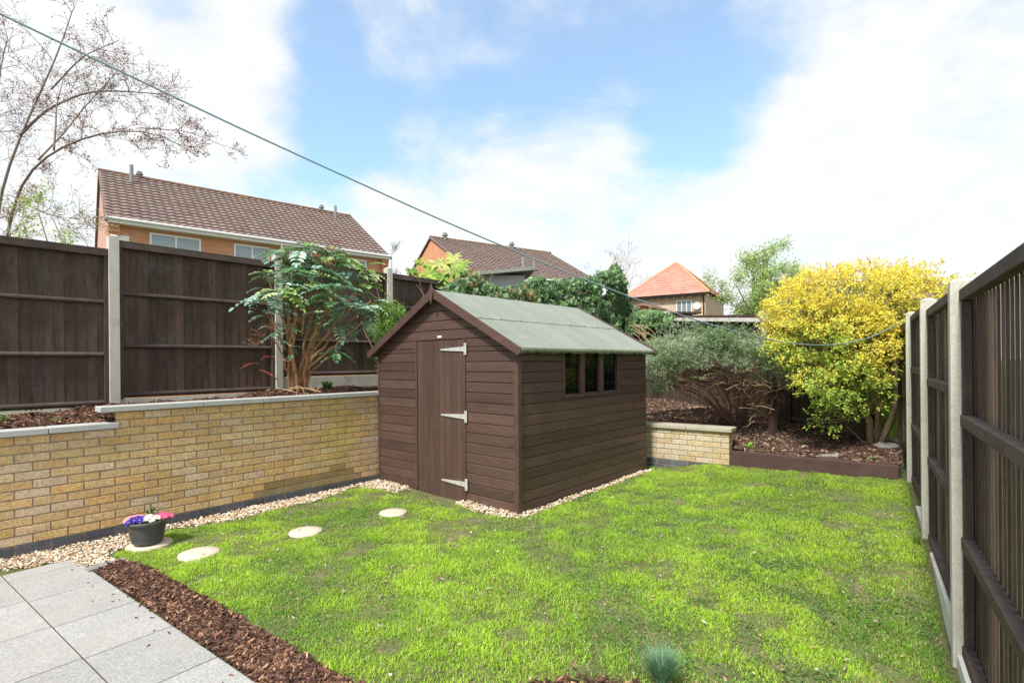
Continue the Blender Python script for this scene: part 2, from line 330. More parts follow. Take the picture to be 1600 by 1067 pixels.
# ---------------------------------------------------------------- brick walls
YB = [(.63,.41,.18), (.60,.375,.15), (.64,.44,.21), (.58,.37,.165), (.63,.43,.20), (.62,.375,.13), (.63,.45,.25), (.64,.475,.31), (.61,.40,.22), (.62,.42,.18)]
PB = [(.60,.49,.31), (.54,.42,.24), (.63,.54,.38), (.50,.38,.21), (.58,.5,.36)]
BLUE = [(.085,.095,.115), (.105,.115,.135), (.07,.078,.095)]
def brickwork(z0, courses, s0, s1, step=None, blue=1, depth=.1, seed=3, pal=YB, stain=None, half0=0):
    r = random.Random(seed); b = MB()
    for c in range(courses):
        lo = s0; hi = s1
        if step and c >= step[1]: lo = step[0]
        z = z0+c*.075+.005; s = s0-.225+(0 if (c+half0) % 2 else .1125)
        while s < hi:
            a, e = max(s+.005, lo), min(s+.22, hi); s += .225
            if e-a < .02: continue
            col = np.array(r.choice(BLUE) if c < blue else r.choice(pal)); col = col*(r.uniform(.94, 1.06)); col = col if c < blue else col*.85+np.array([.60, .46, .31])*.15
            if stain and c >= blue:
                mul = stain((a+e)/2, z, r)
                if mul is not None: col = col*np.array(mul)
            j = r.uniform(-.0015, .0015)
            b.box(a, e, j, depth, z, z+.065, tuple(col))
    return b
def stain(s, z, r):
    if 2.75 < s < 3.35 and r.random() < .75: return (.96, 1.03, .8) if z > .3 else (.55, .6, .55)
    if s > 3.2: return (.95, .98, 1.1)
    if 2.1 < s < 3.0 and z < .27: return (.45, .5, .45)
    return None
def coping(root, runs, z, n0, n1, m, ry=False):
    for s0, s1, zz in runs:
        b = MB(); b.box(s0+.0025, s1-.0025, n0, n1, zz, zz+.052); b.build('coping_slab', m, root, bev=.006)
wall = tag(empty('brick_wall', (WO[0], WO[1], 0), W_RZ), 'long buff brick retaining wall with a stepped grey coping, on the left', 'garden wall')
brickwork(-.11, 17, -1.6, 6.3, step=(.78, 15), blue=3, stain=stain).build('brickwork', M['brick'], wall, bev=.004)
b = MB(); b.box(-1.6, 6.3, .009, .098, -.11, 1.014); b.box(.786, 6.3, .009, .098, 1.014, 1.164); b.build('mortar', M['mortar'], wall)
coping(wall, [(-1.3, -.42, 1.016), (-.42, .30, 1.016), (.30, .79, 1.018)], 0, -.035, .17, M['coping'])
coping(wall, [(.645, 1.5, 1.168), (1.5, 2.1, 1.168), (2.1, 2.9, 1.168), (2.9, 3.6, 1.168), (3.6, 4.4, 1.168), (4.4, 5.2, 1.168), (5.2, 6.25, 1.168)], 0, -.035, .17, M['coping'])
ST_RZ = math.atan2(SD[1], SD[0])
stub = tag(empty('low_brick_wall', (S0[0], S0[1], 0), ST_RZ), 'low pale brick wall with a stone coping to the right of the shed', 'garden wall', None)
brickwork(-.055, 9, -1.35, 1.12, blue=3, depth=.215, seed=8, pal=PB).build('brickwork', M['brick'], stub, bev=.004)
b = MB(); b.box(-1.35, 1.114, .006, .209, -.055, .618); b.build('mortar', M['mortar'], stub)
coping(stub, [(-1.35, -.2, .621), (-.2, .55, .621), (.55, 1.165, .621)], 0, -.04, .255, M['coping2'])
b = MB(); t0 = np.array([1.80, 9.12])
up = tag(empty('upper_brick_wall', (t0[0]-.9, t0[1]+.65, 0), ST_RZ), 'end of a brick wall with a coping just showing past the back corner of the shed', 'garden wall')
brickwork(.4, 4, 0, 1.33, blue=0, depth=.1, seed=5, pal=PB).build('brickwork', M['brick'], up, bev=.004)
b.box(0, 1.324, .006, .095, .35, .699); b.build('mortar', M['mortar'], up); coping(up, [(0, 1.38, .701)], 0, -.035, .17, M['coping2'])
# sleeper edging
sv = E1s-E0s; sl = float(np.linalg.norm(sv)); o = MB().box(0, sl, 0, .2, .10, .362).build('sleeper', M['sleeper'], None, bev=.01, loc=(E0s[0], E0s[1], 0), rz=math.atan2(sv[1], sv[0]))
tag(o, 'dark brown timber sleeper edging the bark bed at the back of the lawn', 'sleeper')
# ---------------------------------------------------------------- fences
def fence_root(x, y, label): return tag(empty('timber_fence', (x, y, 0)), label, 'fence')
def hpost(par, x, y, rz, z0, z1, w=.10, d=.13, m='concrete'):
    b = MB(); b.box(-w/2, w/2, 0, d, z0, z1-.02)
    b.add([(-w/2, 0, z1-.02), (w/2, 0, z1-.02), (w/2, d, z1-.02), (-w/2, d, z1-.02), (-w/2+.025, .03, z1), (w/2-.025, .03, z1), (w/2-.025, d-.03, z1), (-w/2+.025, d-.03, z1)],
          [[(0, 1, 5, 4), (1, 2, 6, 5), (2, 3, 7, 6), (3, 0, 4, 7), (4, 5, 6, 7)]])
    return b.build('post', M[m], par, bev=.004, loc=(x-par.location.x, y-par.location.y, 0), rz=rz)
def panel(par, loc, rz, L, z0, z1, rails, boards='feather', seed=1, cap=True, mossy=False, slope=0.0):
    """panel in its own frame: x along, y away from the garden, rails on the garden side"""
    r = random.Random(seed); loc = (loc[0]-par.location.x, loc[1]-par.location.y, 0)
    sh = (lambda V: V+np.column_stack([V[:, 0]*0, V[:, 0]*0, slope*V[:, 0]])) if slope else None
    b = MB(); x = 0.0; k = 0
    if boards == 'feather':
        while x < L-.01:
            w = min(r.uniform(.088, .104), L-x); c = r.uniform(.75, 1.3); y = .052
            g = r.uniform(.9, 1.08)
            p = [(x, z0+.01), (x+w+.012, z0+.01)]
            v = np.array([(x, y+.006, z0+.01), (x+w+.012, y-.0, z0+.01), (x+w+.012, y+.012, z0+.01), (x, y+.018, z0+.01)]); v2 = v.copy(); v2[:, 2] = z1-.012
            V = np.vstack([v, v2]); V = sh(V) if sh else V
            b.add(V, [[(0, 3, 2, 1), (4, 5, 6, 7), (0, 1, 5, 4), (1, 2, 6, 5), (2, 3, 7, 6), (3, 0, 4, 7)]], (c*g, c, c/g)); x += w; k += 1
        root = b.build('panel', M['fence'], par, loc=loc, rz=rz)
    else:
        while x < L-.03:
            c = r.choice([.45, .7, 1.0, 1.4, 2.0])*r.uniform(.85, 1.15); w = .047+r.uniform(-.004, .004); b.box(x, x+w, .048, .0535, z0+.01, z1-.02, (c, c, c), xf=sh); x += .082+r.uniform(-.003, .003)
        root = b.build('panel', M['fence'], par, loc=loc, rz=rz)
        b = MB(); x = .04
    for k, z in enumerate(rails):
        rr = MB(); top = cap and k == len(rails)-1; h = .03
        c = r.uniform(.85, 1.2)
        if boards == 'feather' and not top: rr.prism([(.05, z-.035), (.012, z-.028), (.012, z-.004), (.05, z+.018)], .04, L-.04, 'x', (c, c, c))
        else: rr.box(.0, L, (-.004 if not top else -.012), .0475, z-.062, z, (c, c, c))
        if sh: rr.V = [sh(v) for v in rr.V]
        rr.build('rail', M['rail'], root, bev=.004)
    for x0 in (0.0, L-.042):
        rr = MB(); rr.box(x0, x0+.042, .003, .046, z0, z1-.066 if boards != 'feather' else z1-.005, (.9, .9, .9), xf=sh); rr.build('stile', M['rail'], root, bev=.003)
    if cap:
        rr = MB(); rr.box(-.002, L+.002, -.012, .085, z1, z1+.024, (1, 1, 1), xf=sh); rr.build('capping', M['railcap' if mossy else 'rail'], root, bev=.004)
    return root
def gboard(par, loc, rz, L, z0, z1, m='concrete', y0=.03):
    return MB().box(0, L, y0, y0+.05, z0, z1).build('gravel_board', M[m], par, bev=.004, loc=(loc[0]-par.location.x, loc[1]-par.location.y, 0), rz=rz)
# left fence: posts at s = 1.035 + 1.93k in the wall frame, n = 1.563
FL = fence_root(*wl(1.0, 1.563), 'tall dark brown board fence with concrete posts above the long brick wall, on the left')
def lpost(k, z): p = wl(1.035+1.93*(k-1)+.05, 1.563); hpost(FL, p[0], p[1], W_RZ, .9, z)
for k, z in enumerate([3.124, 3.235, 3.25, 3.2, 3.2, 3.2, 3.2, 3.2], 1): lpost(k, z)
def lpanel(k, z0, z1, rails, mossy=False):
    p = wl(1.035+1.93*(k-1)+.1, 1.563+.03); return panel(FL, (p[0], p[1], 0), W_RZ, 1.83, z0, z1, rails, seed=20+k, mossy=mossy)
lpanel(-1, 1.0, 2.8, [1.06, 1.62, 2.22, 2.8]); lpanel(0, 1.12, 2.925, [1.18, 1.735, 2.345, 2.925], True); lpanel(1, 1.20, 3.045, [1.26, 1.84, 2.46, 3.045], True)
lpanel(2, 1.40, 3.115, [1.46, 1.96, 2.57, 3.115], True); lpanel(3, 1.42, 3.13, [1.48, 1.99, 2.60, 3.13])
for k in range(4, 8): lpanel(k, 1.30, 3.12, [1.4, 1.99, 2.60, 3.12])
for k, (z0, z1) in {0: (.9, 1.118), 1: (.95, 1.198), 2: (1.05, 1.398), 3: (1.05, 1.418)}.items():
    p = wl(1.035+1.93*(k-1)+.1, 1.563); gboard(FL, (p[0], p[1], 0), W_RZ, 1.83, z0, z1, y0=.045)
# right fence (x runs from far to near, y away from the garden)
R_RZ = math.atan2(-QD[1], -QD[0]); FR = fence_root(Q1[0], Q1[1], 'dark slatted fence with exposed rails and three concrete posts along the right edge')
for (s, z0, z1) in [(0, -.35, 2.03), (1.837, -.2, 2.10), (3.688, 0, 2.125)]:
    p = ql(s+.0425, .008); hpost(FR, p[0], p[1], R_RZ, z0, z1, w=.085, d=.115)
def rpanel(s1, R, seed):
    p = ql(s1, .05); dz = R[0]-.045
    return panel(FR, (p[0], p[1], 0), R_RZ, 1.75, dz-.02, R[3], R, boards='slat', seed=seed, cap=False)
for s0, dz, sd in [(-.002, [.03, .62, 1.285, 1.965], 31), (1.836, [.12, .775, 1.43, 2.0], 32), (3.687, [.27, .86, 1.5, 2.07], 33)]: rpanel(s0, dz, sd)
for s0, z0, z1 in [(-.002, -.32, -.025), (1.836, -.2, .08), (3.687, -.1, .135)]:
    p = ql(s0, 0); gboard(FR, (p[0], p[1], 0), R_RZ, 1.75, z0, z1, 'whitecon', y0=.025)
p = ql(3.79, .03); q = np.array([5.22, 7.02])
# back fence
BK = np.array([5.12, 6.86]); BD = np.array([-.214, .977]); B_RZ = math.atan2(-BD[1], -BD[0])
FB = fence_root(BK[0], BK[1], 'dark back fence with a pale rail along its top, half hidden behind the two shrubs')
panel(FB, (q[0], q[1], 0), math.atan2(p[1]-q[1], p[0]-q[0]), float(np.linalg.norm(p-q)), .3, 2.0, [.5, 1.1, 1.6, 2.0], seed=40)
M['fence_green'] = mat('algae_boards', (.12, .20, .03), .85, .4, 2, (6, 6, .6), attr=True, bump=.003)
M['mossy_post'] = mat('mossy_post', (.16, .17, .10), .9, .3, 5, bump=.003)
for k in range(6):
    s0 = 0 if k == 0 else .52+(k-1)*1.56; s1 = .48 if k == 0 else s0+1.52; p = BK+BD*s1; PL = s1-s0
    zt = CAM_H+.0886*p[1]; sl = (.0886*(BK[1]+BD[1]*s0-p[1]))/PL; zb = .50 if k else .42
    rt = panel(FB, (p[0], p[1], 0), B_RZ, PL, zb, zt, [zb+.12, 1.25, zt-.14], seed=50+k, cap=False, slope=sl)
    if k == 0: rt.data.materials[0] = M['fence_green']; rt['label'] = 'fence panel stained bright green with algae'
    r_ = MB().box(0, PL, -.06, -.006, zt-.145, zt-.07); r_.V = [v+np.column_stack([v[:, 0]*0, v[:, 0]*0, sl*v[:, 0]]) for v in r_.V]
    if k: r_.build('top_rail', M['whitecon'], rt, bev=.004)
hpost(FB, 5.10, 6.76, B_RZ, .1, 1.72, w=.08, d=.08, m='mossy_post')
# round cap ended post in front of the back fence
p = pt(1194, 493, 9.3)
b = MB(); 
b.tube([(0, 0, .4), (0, 0, 2.30), (0, 0, 2.33), (0, 0, 2.40), (0, 0, 2.45), (0, 0, 2.47)], [.06, .06, .085, .09, .07, .03], 14)
tag(b.build('round_post', M['cream'], None, True, loc=(p[0], p[1], 0)), 'cream round topped post where the pale rail meets the yellow shrub', 'post')
p = pt(1207, 600, 7.9); tag(MB().box(-.05, .05, -.04, .04, .35, 1.32).build('timber_post', M['sleeper'], None, bev=.006, loc=(p[0], p[1], 0), rz=.3), 'short dark wooden post standing in the bark between the two shrubs', 'post')
# ---------------------------------------------------------------- shed
M['lead0'] = mat('screw', (.2, .2, .2), .5, 0, metal=.4)
SA = np.array([-1.769, 6.914]); SB = np.array([.052, 5.309]); SW, SLN = 2.43, 2.79
shed = tag(empty('garden_shed', (SA[0], SA[1], .035), math.atan2(SB[1]-SA[1], SB[0]-SA[0])), 'brown timber garden shed with a green felt roof and three small windows', 'shed')
WT = 1.735; RT = 2.385; XM = SW/2; BH = .1122
def slope_z(x): return RT-(RT-WT-.005)*abs(x-XM)/XM      # top of gable cladding
def clad(b, x0, x1, z0, z1, top=None, seed=0, flip=None):
    """horizontal shiplap in the x-z plane facing -y, clipped under top(x)"""
    r = random.Random(seed); k0 = int(math.floor(z0/BH+1e-6)); z = k0*BH
    while z < z1-.004:
        zb, zt = max(z, z0), min(z+BH, z1); c = r.uniform(.78, 1.2); g = r.uniform(.97, 1.03); n = 2 if top is None else 24
        prof = [(zb, 0), (zb+.004, -.0015), (zb+(zt-zb)*.865, -.0015), (zb+(zt-zb)*.90, .003), (zb+(zt-zb)*.94, .009), (zt, .0115), (zt+.0, .013)]
        xa, xb = x0, x1
        if top:
            # clip interval where top(x) > zb
            f = lambda zz: XM-(1-(zz-WT)/(RT-WT))*XM if zz > WT else x0
            xs_b = (max(x0, f(zb)), min(x1, SW-f(zb) if zb > WT else x1)); xs_t = (max(x0, f(zt)), min(x1, SW-f(zt) if zt > WT else x1))
            if xs_b[1]-xs_b[0] < .02: break
        else: xs_b = xs_t = (xa, xb)
        v = []
        for q, (zz, yy) in enumerate(prof):
            t = (zz-zb)/(zt-zb+1e-9); a = xs_b[0]+(xs_t[0]-xs_b[0])*t; e = xs_b[1]+(xs_t[1]-xs_b[1])*t
            v += [(a, yy, zz), (e, yy, zz)]
        v += [(xs_b[0], .02, zb), (xs_b[1], .02, zb)]
        m = len(prof); f = [(2*i, 2*i+1, 2*i+3, 2*i+2) for i in range(m-1)]+[(2*m, 2*m+1, 1, 0)]
        b.add(v, [f], (c*g, c, c/g)); z += BH
    return b
DX0, DX1, DZ1 = .779, 1.668, 1.83
b = MB(); clad(b, .0, DX0, 0, DZ1, seed=1); clad(b, DX1, SW-.045, 0, DZ1, seed=2) 
b2 = MB(); 
# gable above the door line, clipped triangle, and the small triangles beside
def clad_clip(b, x0, x1, z0, z1, seed): return clad(b, x0, x1, z0, z1, top=True, seed=seed)
b = MB(); clad(b, .0, DX0, 0, WT, seed=1); clad(b, DX1, SW-.045, 0, WT, seed=2)
clad_clip(b, 0, DX0, WT, DZ1, 3) if False else None
r0 = random.Random(5)
def strip(b, z0, z1, xa, xb, c):
    # one board between z0,z1 over [xa,xb] clipped by the gable slope
    def lim(z): 
        if z <= WT: return 0, SW-.045
        t = 1-(z-WT)/(RT-WT); return XM-XM*t, XM+XM*t
    v = []; prof = [(z0, 0), (z0+.004, -.0015), (z0+(z1-z0)*.865, -.0015), (z0+(z1-z0)*.90, .003), (z0+(z1-z0)*.94, .009), (z1, .0115)]
    for zz, yy in prof:
        l, h = lim(zz); v += [(min(max(xa, l), max(xb, l)), yy, zz), (max(min(xb, h), min(xa, h)), yy, zz)]
    l, h = lim(z0); v += [(max(xa, l), .02, z0), (min(xb, h), .02, z0)]
    m = len(prof); b.add(v, [[(2*i, 2*i+1, 2*i+3, 2*i+2) for i in range(m-1)]+[(2*m, 2*m+1, 1, 0)]], (c, c, c))
z = WT
strip(b, WT, DZ1, 0, DX0, 1.02); strip(b, WT, DZ1, DX1, SW, .95)
z = DZ1
while z < RT-.02:
    strip(b, z, min(z+BH, RT-.001), 0, SW, r0.uniform(.8, 1.18)); z += BH
b.build('front_wall', M['shed_x'], shed)
b = MB(); b.box(.01, DX0-.002, .021, .04, .01, WT); b.box(DX1, SW-.01, .021, .04, .01, WT); b.box(DX0-.002, DX1, .03, .045, .01, DZ1, (.3, .3, .3)); b.prism([(0.02, WT), (SW-.02, WT), (XM, RT-.02)], .021, .04, 'y'); b.build('front_lining', M['shed_x'], shed)
# side wall (local x = SW plane, facing +x): build in x-z and map
def side(V): return np.column_stack([SW-V[:, 1], V[:, 0], V[:, 2]])
def sbox(b, y0, y1, o0, o1, z0, z1, c=(1, 1, 1)):           # o = outward offset from the side plane
    b.box(SW+o0, SW+o1, y0, y1, z0, z1, c)
WZ0, WY0, WY1 = 1.145, .79, 2.072
t = MB(); clad(t, .045, WY0, 0, 1.70, seed=11); clad(t, WY0, WY1, 0, WZ0, seed=11); clad(t, WY1, SLN, 0, 1.70, seed=11); clad(t, WY0, WY1, 1.66, 1.70, seed=11)
t.V = [side(v) for v in t.V]; t.build('side_wall', M['shed_y'], shed)
t = MB(); sbox(t, .02, SLN-.01, -.045, -.03, .01, 1.12); sbox(t, .02, WY0, -.045, -.03, 1.12, 1.70); sbox(t, WY1, SLN-.01, -.045, -.03, 1.12, 1.70); t.build('side_lining', M['shed_y'], shed)
# far gable and left side
t = MB(); clad(t, 0, SW, 0, WT, seed=12); t.V = [np.column_stack([v[:, 0], SLN-v[:, 1], v[:, 2]]) for v in t.V]; t.prism([(0, WT), (SW, WT), (XM, RT)], SLN-.02, SLN, 'y'); t.build('back_wall', M['shed_x'], shed)
t = MB(); clad(t, 0, SLN, 0, 1.70, seed=13); t.V = [np.column_stack([v[:, 1], v[:, 0], v[:, 2]]) for v in t.V]; t.build('far_side_wall', M['shed_y'], shed)
t = MB(); t.box(0.0, SW-.0, 0.04, SLN-.02, -.03, .0); t.build('floor', M['shed_x'], shed)
for x0, x1, y0, y1 in [(SW-.045, SW+.002, -.014, .02), (SW-.018, SW+.016, -.0125, .045)]:
    MB().box(x0, x1, y0, y1, 0.001 if x0 < SW-.03 else .0, 1.70).build('corner_trim', M['shed_z'], shed, bev=.003)
MB().box(-.012, .02, -.012, .02, 0, 1.66).build('corner_trim', M['shed_z'], shed, bev=.003)
# door
door = tag(empty('door'), None); door.parent = shed
MB().box(DX0, DX0+.038, -.016, .02, .03, DZ1-.004, (.95, .95, .95)).build('door_jamb', M['shed_z'], shed, bev=.003)
MB().box(DX1-.036, DX1+.002, -.014, .02, .03, DZ1-.004, (.95, .95, .95)).build('door_jamb', M['shed_z'], shed, bev=.003)
t = MB(); xa = DX0+.042; xe = DX1-.040; n = 8; w = (xe-xa)/n
for i in range(n):
    c = random.uniform(.85, 1.15); x0, x1 = xa+i*w, xa+(i+1)*w
    t.prism([(x0+.001, .03), (x0+.001, -.002), (x0+.005, -.008), (x1-.005, -.008), (x1-.001, -.002), (x1-.001, .03)], -.005, DZ1-.012, 'z', (c, c, c))
leaf = t.build('door_leaf', M['shed_z'], door)
for z in (1.71, .955, .20):
    h = empty('hinge', (DX1-.002, -.016, z)); h.parent = door
    MB().box(-.006, .034, -.006, .0, -.065, .065, (1, 1, 1)).build('hinge_plate', M['galv'], h, bev=.001)
    MB().prism([(-.008, -.028), (-.008, .028), (-.39, .009), (-.41, 0), (-.39, -.009)], -.006, .006, 'y').build('hinge_strap', M['galv'], h, bev=.001)
    sc = MB()
    for sx_, sz_ in [(-.06, .012), (-.06, -.012), (-.16, 0), (-.26, 0), (-.34, 0), (.015, .045), (.015, -.045)]: sc.tube([(sx_, -.0095 if sx_ > 0 else -.0085, sz_), (sx_, -.0045, sz_)], .0045, 6)
    sc.build('screws', M['lead0'], h)
t = MB(); th = np.linspace(0, 2*math.pi, 13)[:-1]; t.prism([(DX0+.085+.011*math.cos(a), .97+.011*math.sin(a)) for a in th], -.0092, -.008, 'y'); t.build('keyhole', M['black'], door)
o = MB().box(1.195, 1.265, -.0045, -.0017, DZ1+.022, DZ1+.046).build('maker_plate', M['white'], shed, bev=.001)
# windows
for y0, y1 in [(.79, .83), (1.14, 1.232), (1.559, 1.655), (1.991, 2.07)]:
    t = MB(); sbox(t, y0, y1, -.028, .006, WZ0+.03, 1.66); t.build('mullion', M['shed_z'], shed, bev=.003)
t = MB(); sbox(t, .79, 2.07, -.03, .016, WZ0, WZ0+.029); t.build('window_sill', M['shed_y'], shed, bev=.003)
for y0, y1 in [(.83, 1.14), (1.232, 1.559), (1.655, 1.991)]:
    w_ = empty('window', (SW, (y0+y1)/2, 1.42)); w_.parent = shed; hh = (y1-y0)/2
    MB().box(-.026, -.022, -hh, hh, -.245, .24).build('pane', M['glass_dark'], w_)
    t = MB(); t.box(-.0215, -.012, -hh, hh, -.245, -.232); t.box(-.0215, -.012, hh-.012, hh, -.231, .24); t.build('bead', M['shed_z'], w_)
# roof
def roofz(x, lift=0): return 2.395+lift-(2.395-1.705)*abs(x-XM)/(XM+.075)
FY0, FY1 = -.082, SLN+.11
def slab(sg, a, e, lift, th, y0, y1, name, m, parent):
    # a..e distances from the ridge in x
    xa, xe = XM+sg*a, XM+sg*e; t = MB(); n = 16; ys = np.linspace(y0, y1, 22); xs = np.linspace(xa, xe, 8); 
    X, Y = np.meshgrid(xs, ys); Z = np.vectorize(roofz)(X)+lift; P = np.stack([X, Y, Z], -1)
    jit = (fbm(np.stack([X.ravel()*2, Y.ravel()*2], -1), 2, 4).reshape(X.shape)-.5)*.006; P[..., 2] += jit
    top = P.reshape(-1, 3); bot = top.copy(); bot[:, 2] -= th; N_ = len(top); w = len(xs)
    i = np.arange(len(ys)-1)[:, None]*w+np.arange(w-1)[None]; q = np.stack([i, i+1, i+w+1, i+w], -1).reshape(-1, 4)
    rim = list(range(w))+[w*k+w-1 for k in range(1, len(ys))]+[w*(len(ys)-1)+k for k in range(w-2, -1, -1)]+[w*k for k in range(len(ys)-2, 0, -1)]
    t.add(np.vstack([top, bot]), [q, q[:, ::-1]+N_, [(rim[k], rim[k]+N_, rim[(k+1) % len(rim)]+N_, rim[(k+1) % len(rim)]) for k in range(len(rim))]])
    return t.build(name, m, parent, smooth=False)
for sg in (1, -1):
    rf = slab(sg, 0, XM+.075, 0, .022, FY0+.004, FY1-.004, 'roof', M['shed_x'], shed)
    slab(sg, .62, XM+.081, .004, .004, FY0, FY1, 'lower_felt', M['felt'], rf)
    slab(sg, 0, .68, .012, .006, FY0, FY1, 'upper_felt', M['felt'], rf)
    t = MB(); ys = np.linspace(FY0, FY1, 60); xo = XM+sg*(XM+.081); v = []; 
    for k, y in enumerate(ys):
        dz = .046+.007*math.sin(k*1.7)+.004*math.sin(k*.6+1); v += [(xo, y, 1.702), (xo+sg*.012, y, 1.70-.004), (xo+sg*.013, y, 1.70-dz), (xo-sg*.006, y, 1.70-dz-.004)]
    t.add(v, [[(4*k+j, 4*k+j+1, 4*k+j+5, 4*k+j+4) for k in range(59) for j in range(3)]]); t.build('felt_drip', M['feltedge'], rf, smooth=True)
    t = MB()
    for k in range(9): 
        y = FY0+.1+k*.34; x = XM+sg*.672; z = roofz(x)+.016
        t.tube([(x, y, z-.003), (x, y, z+.004)], .006, 6)
    t.build('felt_nails', M['black'], rf)
    for y0 in (FY0-.02, FY1+.001):
        t = MB(); xo = XM+sg*(XM+.125); x1 = XM+sg*.0
        zt = lambda x: roofz(x)+.028
        poly = [(x1, zt(x1)), (xo, zt(xo)), (xo, zt(xo)-.058), (xo-sg*.035, zt(xo-sg*.035)-.098), (x1, zt(x1)-.108)]
        if sg < 0: poly = poly[::-1]
        t.prism(poly, y0, y0+.019, 'y', (1.08, 1.02, 1.02) if sg > 0 else (.98, .95, .95)); t.build('barge_board', M['shed_x'], shed, bev=.002)
for y0 in (FY0-.038, FY1+.022):
    t = MB(); t.prism([(XM, 2.225), (XM+.042, 2.37), (XM, 2.475), (XM-.042, 2.37)], y0, y0+.017, 'y'); t.build('finial', M['shed_z'], shed, bev=.002)
nl = MB()
for yy in (.10, .60, 1.1): pass
for k in range(15):
    zc = k*BH+.05+random.uniform(-.008, .008)
    for xx in (.03, DX0-.03, DX1+.03, 2.02, SW-.07): nl.tube([(xx+random.uniform(-.004, .004), -.0035, zc), (xx, -.001, zc)], .003, 5)
nl.build('front_nails', M['lead0'], shed); nl = MB()
for k in range(15):
    zc = k*BH+.05
    for yy in (.08, .74, 1.45, 2.12, SLN-.04):
        if zc > WZ0 and WY0 < yy < WY1: continue
        nl.tube([(SW+.0035, yy+random.uniform(-.004, .004), zc), (SW+.001, yy, zc)], .003, 5)
nl.build('side_nails', M['lead0'], shed)
# doorstep slab
def loc2w(x, y): a = shed.rotation_euler[2]; return (SA[0]+x*math.cos(a)-y*math.sin(a), SA[1]+x*math.sin(a)+y*math.cos(a))
sx, sy = loc2w(.72, -.20); o = MB().box(.04, .9, 0, .15, -.03, .018).build('doorstep', M['coping2'], None, bev=.008, loc=(sx, sy, 0), rz=shed.rotation_euler[2]); tag(o, 'thin concrete doorstep set in the ground before the shed door', 'doorstep')
# ---------------------------------------------------------------- small things
def disc(x, y, r, label, grp='round stepping stones'):
    t = MB(); n = 40; th = np.arange(n)*2*math.pi/n; rr = r*(1+.012*np.sin(th*5+x)+.008*np.sin(th*11)); z = float(zlawn(x, y))
    rings = [(1.0, -.02), (1.0, .016), (.965, .024), (.5, .026)]; v = []
    for f, h in rings: v += [(rr[i]*f*math.cos(th[i]), rr[i]*f*math.sin(th[i]), h) for i in range(n)]
    v.append((0, 0, .026)); fs = [[(k*n+i, k*n+(i+1) % n, (k+1)*n+(i+1) % n, (k+1)*n+i) for k in range(3) for i in range(n)], [(3*n+i, 3*n+(i+1) % n, 4*n) for i in range(n)]]
    t.add(v, fs); o = t.build('stepping_stone', M['cream'], None, True, loc=(x, y, z-.006)); return tag(o, label, 'stepping stone', grp)
STN = [(-2.642, 4.37, .155), (-1.945, 4.87, .148), (-1.251, 5.42, .142), (-3.225, 4.61, .175)]
for (x, y, r), lb in zip(STN, ['round cream stepping stone nearest the flower pot', 'middle round cream stepping stone of the three in the grass', 'round cream stepping stone nearest the shed door', 'round stone under the grey flower pot']): disc(x, y, r, lb)
# pot
px, py, pz = -3.235, 4.60, .034+float(zlawn(-3.235, 4.6))
pot = tag(empty('flower_pot', (px, py, pz)), 'dark grey ribbed plastic flower pot on a round stone by the wall', 'flower pot')
def lathe(prof, n=48):
    t = MB(); v = []; th = np.arange(n)*2*math.pi/n
    for r, z in prof: v += [(r*math.cos(a), r*math.sin(a), z) for a in th]
    t.add(v, [[(k*n+i, k*n+(i+1) % n, (k+1)*n+(i+1) % n, (k+1)*n+i) for k in range(len(prof)-1) for i in range(n)]]); return t
prof = [(.0, .0), (.108, .0), (.113, .006)]
for k in range(12):
    z = .012+k*.010; r = .114+.030*(z/.185); prof += [(r, z), (r+.0042, z+.003), (r+.0042, z+.006), (r, z+.009)]
prof += [(.141, .14), (.147, .165), (.160, .168), (.163, .174), (.163, .192), (.158, .196), (.150, .195), (.146, .18), (.13, .165), (.0, .165)]
prof = [(r, z*1.02) for r, z in prof]
lathe(prof).build('pot_body', M['pot'], pot, True)
th = np.linspace(0, 2*math.pi, 25)[:-1]; t = MB(); t.prism([(.143*math.cos(a), .143*math.sin(a)) for a in th], .15, .175, 'z'); t.build('compost', M['soil'], pot)
